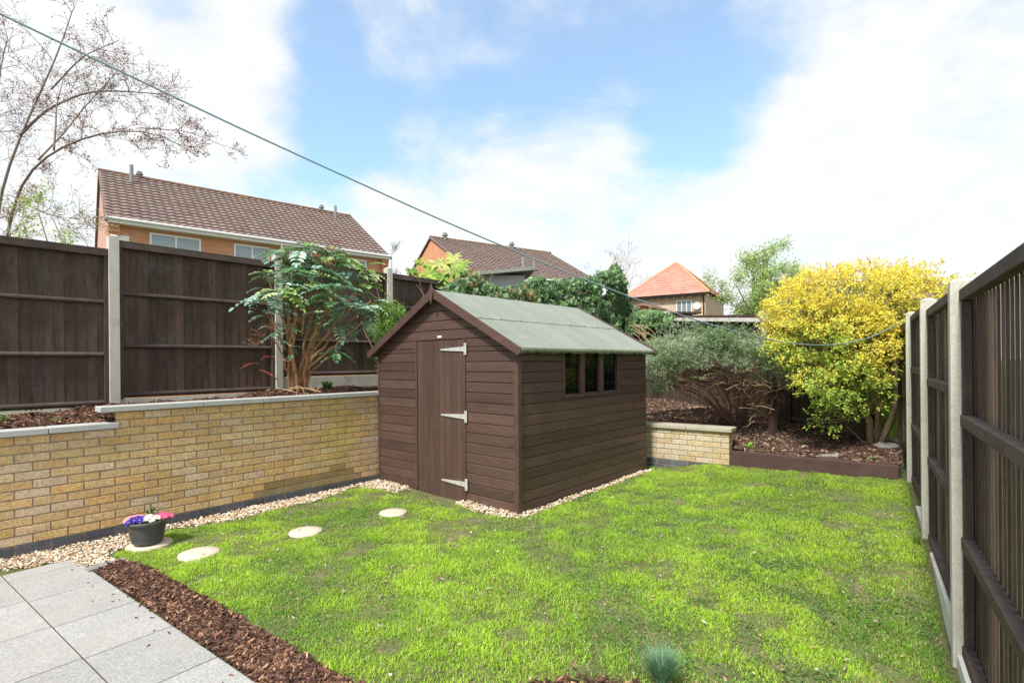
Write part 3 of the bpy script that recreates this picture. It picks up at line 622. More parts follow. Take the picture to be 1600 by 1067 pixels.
def primrose(dx, dy, petal, eye, label, nf=9, r=.068):
    root = tag(empty('primrose', (px+dx, py+dy, pz+.178)), label, 'primrose', 'primroses in the grey pot')
    lb = MB(); n = 12; a = RNG.uniform(0, 2*math.pi, n); D = np.column_stack([np.cos(a), np.sin(a), RNG.uniform(.05, .5, n)]); P = np.column_stack([np.cos(a)*.012, np.sin(a)*.012, np.zeros(n)])
    C = np.array([(.07, .19, .05)])*RNG.uniform(.7, 1.4, (n, 1)); leaf_batch(lb, P, D, np.tile([0, 0, 1.0], (n, 1)), RNG.uniform(.06, .085, n), .038, C, .15, 'oval'); lb.build('leaves', M['leaf'], root)
    fb = MB(); eb = MB()
    for k in range(nf):
        aa = 2.4*k; rr = r*math.sqrt(k/nf); c = np.array([rr*math.cos(aa), rr*math.sin(aa), .038+.014*random.random()-rr*.25+.012]); nr = np.array([c[0]*6, c[1]*6-.35, .8]); nr /= np.linalg.norm(nr)
        u = np.cross(nr, [0, 0, 1.0]); u /= np.linalg.norm(u)+1e-9; w = np.cross(nr, u); R = .031
        for q in range(5):
            b_ = 2*math.pi*q/5+k; d = u*math.cos(b_)+w*math.sin(b_); s_ = -u*math.sin(b_)+w*math.cos(b_)
            fb.add([c, c+d*R*.6+s_*R*.5+nr*.003, c+d*R+s_*R*.28+nr*.002, c+d*R*.93, c+d*R-s_*R*.28+nr*.002, c+d*R*.6-s_*R*.5+nr*.003], [[(0, 1, 2, 3, 4, 5)]], tuple(np.array(petal)*random.uniform(.85, 1.1)))
        eb.add([c+nr*.003+(u*math.cos(x)+w*math.sin(x))*.0055 for x in np.arange(6)*math.pi/3], [[tuple(range(6))]], eye)
    fb.build('petals', M['petal'], root); eb.build('flower_eye', M['petal'], root); return root
primrose(-.095, -.035, (.75, .36, .36), (.7, .5, .1), 'pale pink primrose at the left of the grey pot')
primrose(-.035, -.085, (.045, .02, .36), (.8, .6, .08), 'purple primrose with yellow eyes at the front of the grey pot', 8)
primrose(.045, -.045, (.78, .75, .66), (.7, .55, .12), 'white primrose right of centre in the grey pot', 9)
primrose(.105, .035, (.78, .10, .26), (.8, .5, .15), 'bright pink primrose at the right of the grey pot')
primrose(-.02, .085, (.75, .65, .2), (.8, .6, .1), 'small yellow primrose at the back of the grey pot', 3)
root = tag(empty('dwarf_conifer', (px+.01, py+.03, pz+.17)), 'small dark green conifer sprig standing up in the grey pot', 'conifer')
t = MB(); lf = MB()
for k, (dx, h) in enumerate([(0, .15), (.035, .12), (-.03, .09), (.015, .1)]):
    t.tube([(dx*.4, 0, 0), (dx*.8, 0, h*.5), (dx, 0, h)], [.003, .002, .001], 5, (.1, .07, .04)); n = 130; zz = RNG.uniform(.01, h, n); P = np.column_stack([dx*(.4+.6*zz/h), np.zeros(n), zz])
    D = rnd_unit(n); D[:, 2] = np.abs(D[:, 2])+.4; leaf_batch(lf, P, D, rnd_unit(n), .02, .004, np.array([(.04, .10, .025)])*RNG.uniform(.6, 1.6, (n, 1)))
t.build('stems', M['stem'], root); lf.build('needles', M['leaf'], root)
# edging sett by the patio corner
o = MB().box(-.13, .13, -.05, .05, -.03, .03).build('edging_sett', M['rock'], None, bev=.006, loc=(-3.22, 4.12, 0), rz=math.atan2(PN[1], PN[0])); tag(o, 'small grey stone sett at the corner of the patio and bark', 'sett')
# washing line
cps = [(-2.46, 2.5, 3.288), (.17+0, 0, 0)]
L0 = np.array([-2.46, 2.5]); L1 = np.array([4.45, 5.93]); LL = float(np.linalg.norm(L1-L0)); tt = [(-1.6, 3.86), (.0, 3.292), (1.049, 2.927), (2.192, 2.558), (3.0, 2.322), (3.727, 2.131), (4.572, 1.932), (5.233, 1.815), (5.75, 1.752), (6.2, 1.733), (6.6, 1.748), (7.142, 1.828), (LL, 2.02)]
ss = np.linspace(-1.6, LL, 90); zs = np.interp(ss, [a for a, _ in tt], [c for _, c in tt])
for _ in range(6): zs[1:-1] = (zs[:-2]+zs[1:-1]*2+zs[2:])/4
P = np.column_stack([L0[0]+(L1-L0)[0]/LL*ss, L0[1]+(L1-L0)[1]/LL*ss, zs]); tag(MB().tube(P, .0052, 6).build('washing_line', M['rope'], None, True), 'thin blue-green washing line sagging across the garden to the far right post', 'washing line')
# ---------------------------------------------------------------- houses beyond the fences
M['tilebr'] = mat('brown_roof_tile', (.215, .16, .14), .85, .22, 1.2, fine=.25, fscale=9, attr=True, dirt=(.19, .13, .11), dscale=1.2, damt=.6)
M['tilered'] = mat('red_roof_tile', (.50, .26, .20), .85, .14, 1.0, fine=.2, fscale=8, attr=True, dirt=(.44, .22, .17), dscale=.9, damt=.5)
def brickmat(name, c1, c2, mo, sc=1.0):
    m = bpy.data.materials.new(name); m.use_nodes = True; nt = m.node_tree; N = nt.nodes; L = nt.links; b = N['Principled BSDF']
    tc = N.new('ShaderNodeTexCoord'); sp = N.new('ShaderNodeSeparateXYZ'); L.new(tc.outputs['Object'], sp.inputs[0]); ad = N.new('ShaderNodeMath'); L.new(sp.outputs[0], ad.inputs[0]); L.new(sp.outputs[1], ad.inputs[1])
    cb = N.new('ShaderNodeCombineXYZ'); L.new(ad.outputs[0], cb.inputs[0]); L.new(sp.outputs[2], cb.inputs[1])
    br = N.new('ShaderNodeTexBrick'); L.new(cb.outputs[0], br.inputs[0]); br.inputs['Scale'].default_value = 1.0; br.inputs['Brick Width'].default_value = .225; br.inputs['Row Height'].default_value = .075; br.inputs['Mortar Size'].default_value = .009
    br.inputs['Color1'].default_value = (*c1, 1); br.inputs['Color2'].default_value = (*c2, 1); br.inputs['Mortar'].default_value = (*mo, 1)
    n = N.new('ShaderNodeTexNoise'); n.inputs['Scale'].default_value = 1.3; n.inputs['Detail'].default_value = 6; L.new(tc.outputs['Object'], n.inputs['Vector'])
    r = N.new('ShaderNodeMapRange'); L.new(n.outputs[0], r.inputs[0]); r.inputs[3].default_value = .75; r.inputs[4].default_value = 1.25
    vm = N.new('ShaderNodeVectorMath'); vm.operation = 'SCALE'; L.new(br.outputs[0], vm.inputs[0]); L.new(r.outputs[0], vm.inputs['Scale']); L.new(vm.outputs[0], b.inputs['Base Color']); b.inputs['Roughness'].default_value = .9; return m
M['brickor'] = brickmat('orange_brick', (.72, .31, .15), (.60, .25, .12), (.42, .30, .22))
M['brickcr'] = brickmat('cream_brick', (.60, .46, .33), (.52, .38, .26), (.5, .42, .33))
M['pink'] = mat('pink_render', (.56, .33, .27), .9, .08, 2)
M['upvc'] = mat('white_plastic', (.82, .82, .80), .4, .04, 2, spec=.5)
M['glass'] = mat('house_glass', (.20, .24, .27), .05, .1, 1.5, spec=.7)
M['blind'] = mat('blind', (.40, .46, .50), .6, .04, 2, fine=.1, fscale=14, fstretch=(.05, .05, 1))
M['lichen'] = mat('ridge_tile', (.19, .12, .085), .9, .3, 4, fine=.3, fscale=20, dirt=(.42, .27, .07), dscale=3.5, damt=.85)
M['lead'] = mat('grey_metal', (.28, .29, .30), .5, .1, 4, metal=.2)
def tiled(x0, x1, w, z0, z1, m, name, parent, gauge=.33, tw=.30, y_at=None, sgn=1, seed=0, amp=.032):
    """tiled slope: eave at y=0 rising to y=w (local), wave profile across x, stepped courses"""
    r = np.random.default_rng(seed); sl = math.hypot(w, z1-z0); n = max(2, int(round(sl/gauge))); nt_ = int(round((x1-x0)/tw)); per = 6
    xs = np.linspace(x0, x1, nt_*per+1); wave = (.5-.5*np.cos((np.arange(len(xs))/per)*2*math.pi)); up = np.array([0, -(z1-z0)/sl, w/sl])
    b = MB()
    for k in range(n):
        a, e = k/n, (k+1)/n; rows = []
        for t, lift in ((a, .0), (a, .055), (e+.01, .004)):
            P = np.column_stack([xs, np.full(len(xs), w*t), np.full(len(xs), z0+(z1-z0)*t)]); P += up*(lift+wave*amp*(1 if lift else .2))[:, None]
            if lift == .055: P[:, 1] -= .012*wave*w/sl; 
            rows.append(P)
        V = np.concatenate(rows); c = np.repeat(r.uniform(.9, 1.1, nt_), per); c = np.append(c, c[-1]); c = np.tile(c, 3)[:, None]*np.array([1, r.uniform(.95, 1.05), 1]); W = len(xs)
        i = np.arange(W-1)[:, None]; b.add(V, [np.hstack([i, i+1, i+W+1, i+W]), np.hstack([i+W, i+W+1, i+2*W+1, i+2*W])], c)
    if sgn < 0 or y_at is not None: 
        D = y_at; b.V = [np.column_stack([v[:, 0], D-v[:, 1], v[:, 2]]) for v in b.V]
    return b.build(name, m, parent)
def house_window(parent, x0, x1, z0, z1, n=2, glass='blind'):
    w = empty('window', ((x0+x1)/2, -.02, (z0+z1)/2)); w.parent = parent; hx, hz = (x1-x0)/2, (z1-z0)/2; b = MB(); t = .065
    b.box(-hx, hx, -.02, .05, hz-t, hz); b.box(-hx, hx, -.02, .05, -hz, -hz+t)
    for i in range(n+1):
        x = -hx+(2*hx-t)*i/n; b.box(x, x+t, -.018, .05, -hz+t, hz-t)
    b.build('frame', M['upvc'], w); MB().box(-hx+.03, hx-.03, .018, .03, -hz+.03, hz-.03).build('pane', M[glass], w); return w
def gable_house(name, loc, rz, L, half, ze, zr, label, wins, gmat='brickor', endwall=None, extra=None, over=.32, seed=1):
    root = tag(empty(name, loc, rz), label, 'house'); D = 2*half
    b = MB(); b.prism([(0, 0), (D, 0), (D, ze-.1), (half, zr-.12), (0, ze-.1)], 0.0, L, 'x')
    b.build('wall', M['brickor'], root)
    if endwall: b = MB(); b.prism([(-.02, 0), (D+.02, 0), (D+.02, ze-.12), (half, zr-.10), (-.02, ze-.12)], -.012, .25, 'x'); b.build('end_wall', M[endwall], root)
    w = half+over; dz = (zr-ze)/half; z0 = ze-dz*over
    rf = tiled(-.10, L+.10, w, z0, zr, M['tilebr'], 'roof', root, seed=seed); rf.location.y = -over
    rb = tiled(-.10, L+.10, w, z0, zr, M['tilebr'], 'rear_roof', root, y_at=D+over, sgn=-1, seed=seed+1)
    b = MB()
    for k in range(int(L/.45)+1): b.tube([(-.1+k*.45, half, zr+.03), (-.1+k*.45+.445, half, zr+.035)], .10, 8, (1, 1, 1))
    b.build('ridge', M['lichen'], root)
    for x in (-.11, L+.0):       # bargeboards/verges following the slopes
        b = MB(); b.prism([(-over, z0-.06), (half, zr-.06), (D+over, z0-.06), (D+over, z0+.05), (half, zr+.06), (-over, z0+.05)], x, x+.11, 'x'); b.build('verge', M['tilebr'], root)
    return root
def hframe(px, Y, vpx, side=1):
    p = pt(px, 500, Y); d = np.array([(vpx-800)/F_PX, 1.0]); d /= np.linalg.norm(d); return p, d
def front_trim(root, L, ze, over, fascia=.17):
    MB().box(-.02, L+.02, -over-.03, -over+.0, ze-fascia-.12, ze-.16).build('fascia', M['upvc'], root)
    MB().box(.0, L, -over, .0, ze-fascia-.12, ze-fascia-.095).build('soffit', M['upvc'], root)
    b = MB(); b.tube([(-.08, -over-.07, ze-.14), (L+.08, -over-.07, ze-.15)], .06, 8); b.build('gutter', M['upvc'], root)
def flue(root, x, y, z0, h, r, cap=False, m='lead'):
    b = MB()
    if cap: b.tube([(x, y, z0), (x, y, z0+h*.55), (x, y, z0+h*.56), (x, y, z0+h*.7), (x, y, z0+h*.72), (x, y, z0+h)], [r, r, r*1.6, r*1.6, r*1.1, r*1.2], 10)
    else: b.tube([(x, y, z0), (x, y, z0+h)], r, 10); b.tube([(x, y, z0-.02), (x, y, z0+.18)], [r*2.6, r*1.1], 10)
    b.build('flue', M[m], root)
# house 1: local x along its length (away to the right), local y away from us. front corner at px 168
p, d = hframe(170, 19.0, 1750); ZE, ZR = 7.05, 9.95; HL = 11.1
h1 = gable_house('brick_house', (p[0], p[1], -.3), math.atan2(d[1], d[0]), HL, 4.45, ZE+.3, ZR+.3, 'long orange brick house with brown tiled roof and white gutter behind the left fence', [], endwall='pink', seed=2)
front_trim(h1, HL, ZE+.3+.02, .32)
for x0, x1 in [(1.25, 2.95), (4.15, 5.55), (6.35, 7.4), (8.9, 10.0)]: house_window(h1, x0, x1, ZE-1.45, ZE-.10)
MB().box(.30, .62, -.12, 0, ZE-.95, ZE-.35).build('alarm_box', M['upvc'], h1, bev=.02)
b = MB(); b.tube([(5.95, -.38, ZE+.1), (5.95, -.36, ZE-.1), (5.93, -.08, ZE-.35), (5.93, -.06, ZE-3)], .04, 8); b.build('downpipe', M['upvc'], h1)
for x in (-.005, HL-.33):
    b = MB(); 
    for k in range(5): b.box(x, x+.335, -.05-.05*k, 0, ZE-.72+.15*k-.0, ZE-.72+.15*k+.148)
    b.build('corbel', M['brickor'], h1)
flue(h1, 1.0, 3.7, ZR-.35, .95, .075); flue(h1, HL-1.1, 3.75, ZR-.3, .85, .07); flue(h1, HL-1.6, 4.45, ZR+.3, .35, .09, True); flue(h1, 1.35, 4.45, ZR+.3, .3, .09, True)
# house 2 (further, gable towards us)
p, d = hframe(742, 29.2, 2050); ang = math.atan2(d[1], d[0]); 
h2 = gable_house('brick_house', (p[0], p[1], -.3), ang, 9.6, 5.8, 7.0, 10.1, 'orange brick house showing its gable end above the ivy, left of centre', [], seed=5)
front_trim(h2, 9.6, 7.0, .32)
flue(h2, 1.0, 5.8, 10.1, .42, .13, True); flue(h2, 6.3, 5.8, 10.1, .42, .13, True); flue(h2, 4.0, 1.0, 7.4, 1.0, .09); flue(h2, 4.9, 1.1, 7.4, 1.0, .09)
for x0, x1 in [(1.2, 2.6), (5.4, 6.6)]: house_window(h2, x0, x1, 5.2, 6.55)
MB().box(-.035, .0, -.0, .0+.001, 0, .01).build('ledge', M['brickor'], h2)
# house 3: red hipped roof
def hip_house():
    Yc = 42.0; cr = pt(1102, 455, Yc); ang = math.radians(-32); root = tag(empty('hipped_house', (cr[0], cr[1], -.3), ang), 'cream brick house with a red hipped tile roof, beyond the back fence', 'house')
    W_, D_ = 6.6, 8.0; ze = 7.5; za = 10.75
    # local: x from -W_ to 0 along the front, y away
    b = MB(); b.box(-W_, 0, 0, D_, 0, ze-.05); b.build('wall', M['brickcr'], root)
    o = .35; A = (-W_/2, D_/2, za); ridge = .1; A1 = (-W_/2-ridge/2, D_/2, za); A2 = (-W_/2+ridge/2, D_/2, za); c = [(-W_-o, -o, ze-.12), (o, -o, ze-.12), (o, D_+o, ze-.12), (-W_-o, D_+o, ze-.12)]
    t = MB(); rs = np.random.default_rng(4)
    def face(a, e, f, g, n=18):      # quad a-e eave, f above e, g above a
        a, e, f, g = map(np.array, (a, e, f, g))
        for k in range(n):
            t0, t1 = k/n, (k+1)/n; l0, r0_, l1, r1 = a+(g-a)*t0, e+(f-e)*t0, a+(g-a)*t1, e+(f-e)*t1; m_ = 26
            up = np.cross(e-a, g-a); up = up/np.linalg.norm(up)
            for j in range(m_):
                u0, u1 = j/m_, (j+1)/m_; cc = rs.uniform(.9, 1.1)
                t.add([l0+(r0_-l0)*u0+up*.05, l0+(r0_-l0)*u1+up*.05, l1+(r1-l1)*u1+up*.015, l1+(r1-l1)*u0+up*.015, l0+(r0_-l0)*u0, l0+(r0_-l0)*u1], [[(0, 1, 2, 3), (4, 5, 1, 0)]], (cc, cc, cc))
    face(c[0], c[1], A2, A1); face(c[1], c[2], A2, A2); face(c[2], c[3], A1, A2); face(c[3], c[0], A1, A1); t.build('roof', M['tilered'], root)
    t = MB()
    for a, e in ((c[0], A1), (c[1], A2), (c[2], A2), (c[3], A1), (A1, A2)): t.tube([np.array(a)+[0, 0, .04], np.array(e)+[0, 0, .04]], .10, 6)
    t.build('hip_tiles', M['tilered2'], root)
    MB().box(-W_-.1, .1, -.42, -.3, ze-.35, ze-.22).build('gutter', M['black'], root); t = MB()
    for k in range(10): t.box(-W_+.2+k*.65, -W_+.32+k*.65, -.3, 0.0, ze-.40, ze-.26)
    t.build('corbels', M['upvc'], root); MB().box(-W_, 0, -.3, .0, ze-.255, ze-.22).build('soffit', M['upvc'], root)
    t = MB(); t.tube([(-.12, -.38, ze-.3), (-.12, -.10, ze-.5), (-.12, -.08, 3.0)], .05, 6); t.build('downpipe', M['black'], root)
    house_window(root, -2.30, -1.05, ze-1.75, ze-.62, 3, 'glass'); house_window(root, -4.45, -3.75, ze-1.6, ze-.7, 2, 'glass'); house_window(root, -6.2, -5.4, ze-1.6, ze-.75, 2, 'glass')
    d_ = tag(empty('satellite_dish'), None); d_.parent = root; d_.location = (-.62, -.25, ze-1.12); t = MB(); th = np.arange(16)*2*math.pi/16
    v = [(.30*math.cos(a), 0, .30*math.sin(a)) for a in th]+[(.18*math.cos(a), .05, .18*math.sin(a)) for a in th]+[(0, .07, 0)]; t.add(v, [[(i, (i+1) % 16, 16+(i+1) % 16, 16+i) for i in range(16)], [(16+i, 16+(i+1) % 16, 32) for i in range(16)]]); t.build('dish', M['upvc'], d_); MB().box(-.03, .03, .06, .25, -.03, .03).build('bracket', M['lead'], d_)
M['tilered2'] = mat('hip_tile', (.62, .33, .2), .85, .15, 3)
hip_house()
# far house whose roof shows over the yellow shrub
p = pt(1250, 470, 38); r4 = tag(empty('distant_house', (p[0], p[1], -.3), math.radians(4)), 'distant house with a low grey roof line behind the green tree', 'house')
MB().box(0, 14, 0, 7, 0, 6.2).build('wall', M['brickcr'], r4); M['slate'] = mat('slate', (.16, .175, .17), .8, .15, 2)
MB().prism([(-.4, 6.1), (3.5, 8.15), (7.4, 6.1)], -.3, 14.3, 'x').build('roof', M['slate'], r4)
p = pt(1450, 470, 30); r5 = tag(empty('distant_house', (p[0], p[1], -.3), math.radians(-6)), 'distant house with a brown tiled roof just showing over the yellow shrub', 'house')
MB().box(0, 2.6, 0, 7, 0, 5.2).build('wall', M['brickor'], r5); t_ = tiled(-.3, 2.9, 3.9, 5.0, 7.05, M['tilebr'], 'roof', r5, seed=9); MB().prism([(3.5, 7.0), (7.4, 5.0), (3.5, 5.0)], -.3, 2.9, 'x').build('rear_roof', M['tilebr'], r5)
# satellite dish on a pole behind the right fence
p = pt(1573, 409, 5.0); root = tag(empty('satellite_dish', (p[0], p[1], 0)), 'white satellite dish peeking over the top of the right fence', 'satellite dish')
t = MB(); n = 24; th = np.arange(n)*2*math.pi/n; rr = .058
v = []
for f, dep in ((1, 0), (.7, .012), (.35, .02)): v += [(rr*1.15*f*math.cos(a), dep-.5*rr*f*math.sin(a), rr*f*math.sin(a)) for a in th]
v.append((0, .022, 0)); t.add(v, [[(k*n+i, k*n+(i+1) % n, (k+1)*n+(i+1) % n, (k+1)*n+i) for k in range(2) for i in range(n)], [(2*n+i, 2*n+(i+1) % n, 3*n) for i in range(n)]]); t.build('dish', M['upvc'], root, True, loc=(0, 0, p[2])); MB().tube([(0, .03, -.3), (0, .03, p[2])], .012, 8).build('pole', M['lead'], root)
# neighbours' sheds
def mono_shed(px, Y, w, dep, zl, zh, rz, label, wall, roofm):
    p = pt(px, 450, Y); root = tag(empty('outbuilding', (p[0], p[1], 0), rz), label, 'outbuilding'); 
    MB().box(0, w, 0, dep, -.3, zl-.05).build('wall', M[wall], root); t = MB(); t.prism([(-.15, zl), (w+.25, zh), (w+.25, zh-.09), (-.15, zl-.09)], -.25, dep+.2, 'y'); t.build('roof', M[roofm], root); return root
o = mono_shed(752, 13.6, 1.15, 2.2, 3.93, 4.08, math.radians(6), 'small pale outbuilding with a tilted green felt roof, behind the ivy', 'coping', 'felt')
o = mono_shed(1055, 24, .9, 1.6, 3.85, 3.85, math.radians(8), 'brown timber outbuilding low in front of the cream house windows', 'sleeper', 'sleeper')
o = mono_shed(1006, 25, .8, 1.6, 4.35, 4.1, math.radians(8), 'small reddish timber roof showing over the ivy end by the cream house', 'tilered', 'tilered')
# ---------------------------------------------------------------- gravel, bark, grass
ICO = None
def ico():
    t = (1+5**.5)/2; v = np.array([(-1,t,0),(1,t,0),(-1,-t,0),(1,-t,0),(0,-1,t),(0,1,t),(0,-1,-t),(0,1,-t),(t,0,-1),(t,0,1),(-t,0,-1),(-t,0,1)], float); v /= np.linalg.norm(v[0])
    f = [(0,11,5),(0,5,1),(0,1,7),(0,7,10),(0,10,11),(1,5,9),(5,11,4),(11,10,2),(10,7,6),(7,1,8),(3,9,4),(3,4,2),(3,2,6),(3,6,8),(3,8,9),(4,9,5),(2,4,11),(6,2,10),(8,6,7),(9,8,1)]; return v, np.array(f)
def rotm(n):
    q = RNG.normal(size=(n, 4)); q /= np.linalg.norm(q, axis=1)[:, None]; w, x, y, z = q.T
    return np.stack([1-2*(y*y+z*z), 2*(x*y-z*w), 2*(x*z+y*w), 2*(x*y+z*w), 1-2*(x*x+z*z), 2*(y*z-x*w), 2*(x*z-y*w), 2*(y*z+x*w), 1-2*(x*x+y*y)], -1).reshape(n, 3, 3)
def pebbles(P, size, pal, name, label, cat, m='stone', flat=.6):
    n = len(P); v, f = ico(); S = size[:, None, None]*np.stack([RNG.uniform(.7, 1.35, n), RNG.uniform(.55, 1.0, n), RNG.uniform(flat*.5, flat, n)], -1)[:, None, :]
    V = v[None]*(1+RNG.uniform(-.22, .22, (n, 12, 1)))*S; a = RNG.uniform(0, 6.28, n); tl = RNG.normal(0, .35, (n, 2)); ca, sa = np.cos(a)[:, None], np.sin(a)[:, None]
    x = V[..., 0]*ca-V[..., 1]*sa; y = V[..., 0]*sa+V[..., 1]*ca; z = V[..., 2]+x*tl[:, :1]+y*tl[:, 1:]
    V = np.stack([x, y, z], -1)+P[:, None, :]; C = np.array(pal)[RNG.integers(0, len(pal), n)]*RNG.uniform(.8, 1.15, (n, 1))
    b = MB(); b.add(V.reshape(-1, 3), [(f[None]+np.arange(n)[:, None, None]*12).reshape(-1, 3)], np.repeat(C, 12, 0)); o = b.build(name, M[m]); return tag(o, label, cat, kind='stuff')
def scatter(poly, dens):
    q = np.array(poly); x0, y0 = q.min(0); x1, y1 = q.max(0); n = int((x1-x0)*(y1-y0)*dens); X = RNG.uniform(x0, x1, n); Y = RNG.uniform(y0, y1, n); k = inpoly(X, Y, poly); return X[k], Y[k]
GP_ = [(.72,.60,.44),(.64,.48,.32),(.78,.70,.58),(.58,.42,.27),(.70,.54,.38),(.50,.34,.21),(.80,.74,.64),(.62,.54,.44)]
sh = lambda x, y: loc2w(x, y)
grav = [tuple(wl(-2.2, -.0)), tuple(wl(3.62, 0)), sh(0, .02), sh(.70, -.02), sh(.74, -.26), sh(.35, -.33), (-1.98, 6.60), tuple(wl(2.6, -.30)), tuple(wl(1.55, -.30)), (-3.33, 5.02), (-3.36, 4.72), (-3.42, 4.35), (-3.18, 4.20), (-3.40, 4.10), (-3.60, 4.22), tuple(wl(-.25, -.17)), tuple(wl(-2.2, -.16))]
grav2 = [sh(1.62, .02), sh(SW-.02, .02), sh(SW+.03, .3), sh(SW+.02, SLN), sh(SW+.10, SLN+.05), sh(SW+.11, 1.2), sh(SW+.13, -.02), sh(SW-.05, -.17), sh(2.0, -.20), sh(1.62, -.14)]
def noisy_in(poly, X, Y, amp=.035): 
    P = np.stack([X, Y], -1); return inpoly(X+(fbm(P, 7, 3)-.5)*amp*2.4, Y+(fbm(P, 7, 8)-.5)*amp*2.4, poly)
P = []
for poly in (grav, grav2):
    X, Y = scatter([(a, b_) for a, b_ in poly], 5200); e = 2
    k = noisy_in(poly, X, Y, .02); X, Y = X[k], Y[k]; P.append(np.stack([X, Y, zlawn(X, Y)+RNG.uniform(-.004, .03, len(X))], -1))
P = np.concatenate(P)
# keep stones out of the wall and the shed
rel = (P[:, :2]-WO)@WN; a_ = shed.rotation_euler[2]; lx = (P[:, 0]-SA[0])*math.cos(a_)+(P[:, 1]-SA[1])*math.sin(a_); ly = -(P[:, 0]-SA[0])*math.sin(a_)+(P[:, 1]-SA[1])*math.cos(a_)
P = P[(rel < -.008) & ~((lx > 0) & (lx < SW) & (ly > 0))]
pebbles(P, RNG.uniform(.007, .0145, len(P)), GP_, 'gravel', 'cream and tan gravel chippings along the foot of the brick wall and shed', 'gravel')
def chips(P, size, pal, name, label, cat, lift=.3):
    n = len(P); L_ = size; W_ = L_*RNG.uniform(.12, .34, n); T_ = RNG.uniform(.002, .005, n)
    bx = np.array([(x, y, z) for z in (-1, 1) for y in (-1, 1) for x in (-1, 1)], float)[None]*np.stack([L_/2, W_/2, T_], -1)[:, None]
    bx[..., 0] *= 1+RNG.uniform(-.25, .25, (n, 8)); bx[..., 1] *= 1+RNG.uniform(-.4, .4, (n, 8)); a = RNG.uniform(0, 6.28, n)[:, None]; tl = RNG.normal(0, lift, (n, 2))
    x = bx[..., 0]*np.cos(a)-bx[..., 1]*np.sin(a); y = bx[..., 0]*np.sin(a)+bx[..., 1]*np.cos(a); z = bx[..., 2]+x*tl[:, :1]+y*tl[:, 1:]
    V = np.stack([x, y, z], -1)+P[:, None]; f = np.array([(0, 2, 3, 1), (4, 5, 7, 6), (0, 1, 5, 4), (2, 6, 7, 3), (0, 4, 6, 2), (1, 3, 7, 5)])
    C = np.array(pal)[RNG.integers(0, len(pal), n)]*RNG.uniform(.6, 1.3, (n, 1)); b = MB(); b.add(V.reshape(-1, 3), [(f[None]+np.arange(n)[:, None, None]*8).reshape(-1, 4)], np.repeat(C, 8, 0)); return tag(b.build(name, M['bark']), label, cat, kind='stuff')
BP = [(.19,.09,.055),(.13,.062,.04),(.085,.045,.032),(.27,.14,.085),(.06,.034,.026),(.15,.075,.05),(.42,.25,.15),(.10,.05,.036),(.07,.04,.03)]
BP2 = [(.15,.08,.055),(.12,.062,.045),(.09,.05,.036),(.20,.115,.08),(.07,.042,.034),(.10,.055,.04),(.50,.38,.26)]
bark = [(-3.16, 4.18), (-3.2, 3.95), (-1.35, 2.55), (-.3, 1.85), (0.1, 2.0), (-.62, 2.50), (-.98, 2.72), (-1.30, 2.98), (-1.75, 3.30), (-2.2, 3.62), (-2.62, 3.92), (-2.98, 4.16)]
bark = bark[:3]+[bark[3], bark[4]]+[(x-.018, y-.025) for x, y in bark[5:]]
X, Y = scatter(bark, 17000); P = np.stack([X, Y], -1); k = noisy_in(bark, X, Y, .02) & (((P-E0)@PN) > .012); X, Y = X[k], Y[k]
b1 = np.stack([X, Y, zlawn(X, Y)+.004+RNG.uniform(0, .038, len(X))], -1)
front = [(0, 2.52), (.12, 2.62), (.32, 2.66), (.60, 2.63), (.95, 2.58), (1.4, 2.56), (2.2, 2.6), (1.7, 2.0), (0, 2.2)]
X, Y = scatter(front, 4200); k = noisy_in(front, X, Y, .05) & ~((X > .62) & (X < .86)); X, Y = X[k], Y[k]
keep = (X < .66) | (RNG.random(len(X)) < .45); X, Y = X[keep], Y[keep]; b2 = np.stack([X, Y, zlawn(X, Y)+.004+RNG.uniform(0, .03, len(X))], -1)
P = np.concatenate([b1, b2]); chips(P, RNG.uniform(.012, .048, len(P))**1.0, BP, 'bark_mulch', 'reddish brown bark chippings between the grey patio and the lawn', 'bark mulch', .35)
# a few spilled chips on the slabs
n = 24; S = RNG.uniform(-.6, 2.3, n); T = -np.abs(RNG.normal(0, .09, n)); P = np.stack([E0[0]+PD[0]*S+PN[0]*T, E0[1]+PD[1]*S+PN[1]*T, np.full(n, .016)], -1)
chips(P, RNG.uniform(.008, .03, n), BP, 'spilled_bark', 'stray bark chips spilled over the patio edge', 'bark mulch', .05)
# raised bed bark
n = 17000; S = RNG.uniform(-1.9, 4.2, n); T = RNG.uniform(.15, 1.6, n); z = zbedl(S, T)+(fbm(np.stack([WO[0]+WD[0]*S+WN[0]*T, WO[1]+WD[1]*S+WN[1]*T], -1), 5, 9)-.5)*.06
P = np.stack([WO[0]+WD[0]*S+WN[0]*T, WO[1]+WD[1]*S+WN[1]*T, z+RNG.uniform(0, .03, n)], -1); chips(P, RNG.uniform(.02, .06, n), BP, 'bed_bark', 'dark bark chippings on the raised bed behind the long brick wall', 'bark mulch')
X, Y = scatter(bkpoly, 2600); k = (Y < 13.5); X, Y = X[k], Y[k]; z = zback(X, Y)+(fbm(np.stack([X, Y], -1), 4, 21)-.5)*.07
P = np.stack([X, Y, z+RNG.uniform(0, .02, len(X))], -1); chips(P, RNG.uniform(.02, .06, len(P)), BP2, 'back_bed_bark', 'reddish bark chippings on the bed behind the timber sleeper', 'bark mulch')
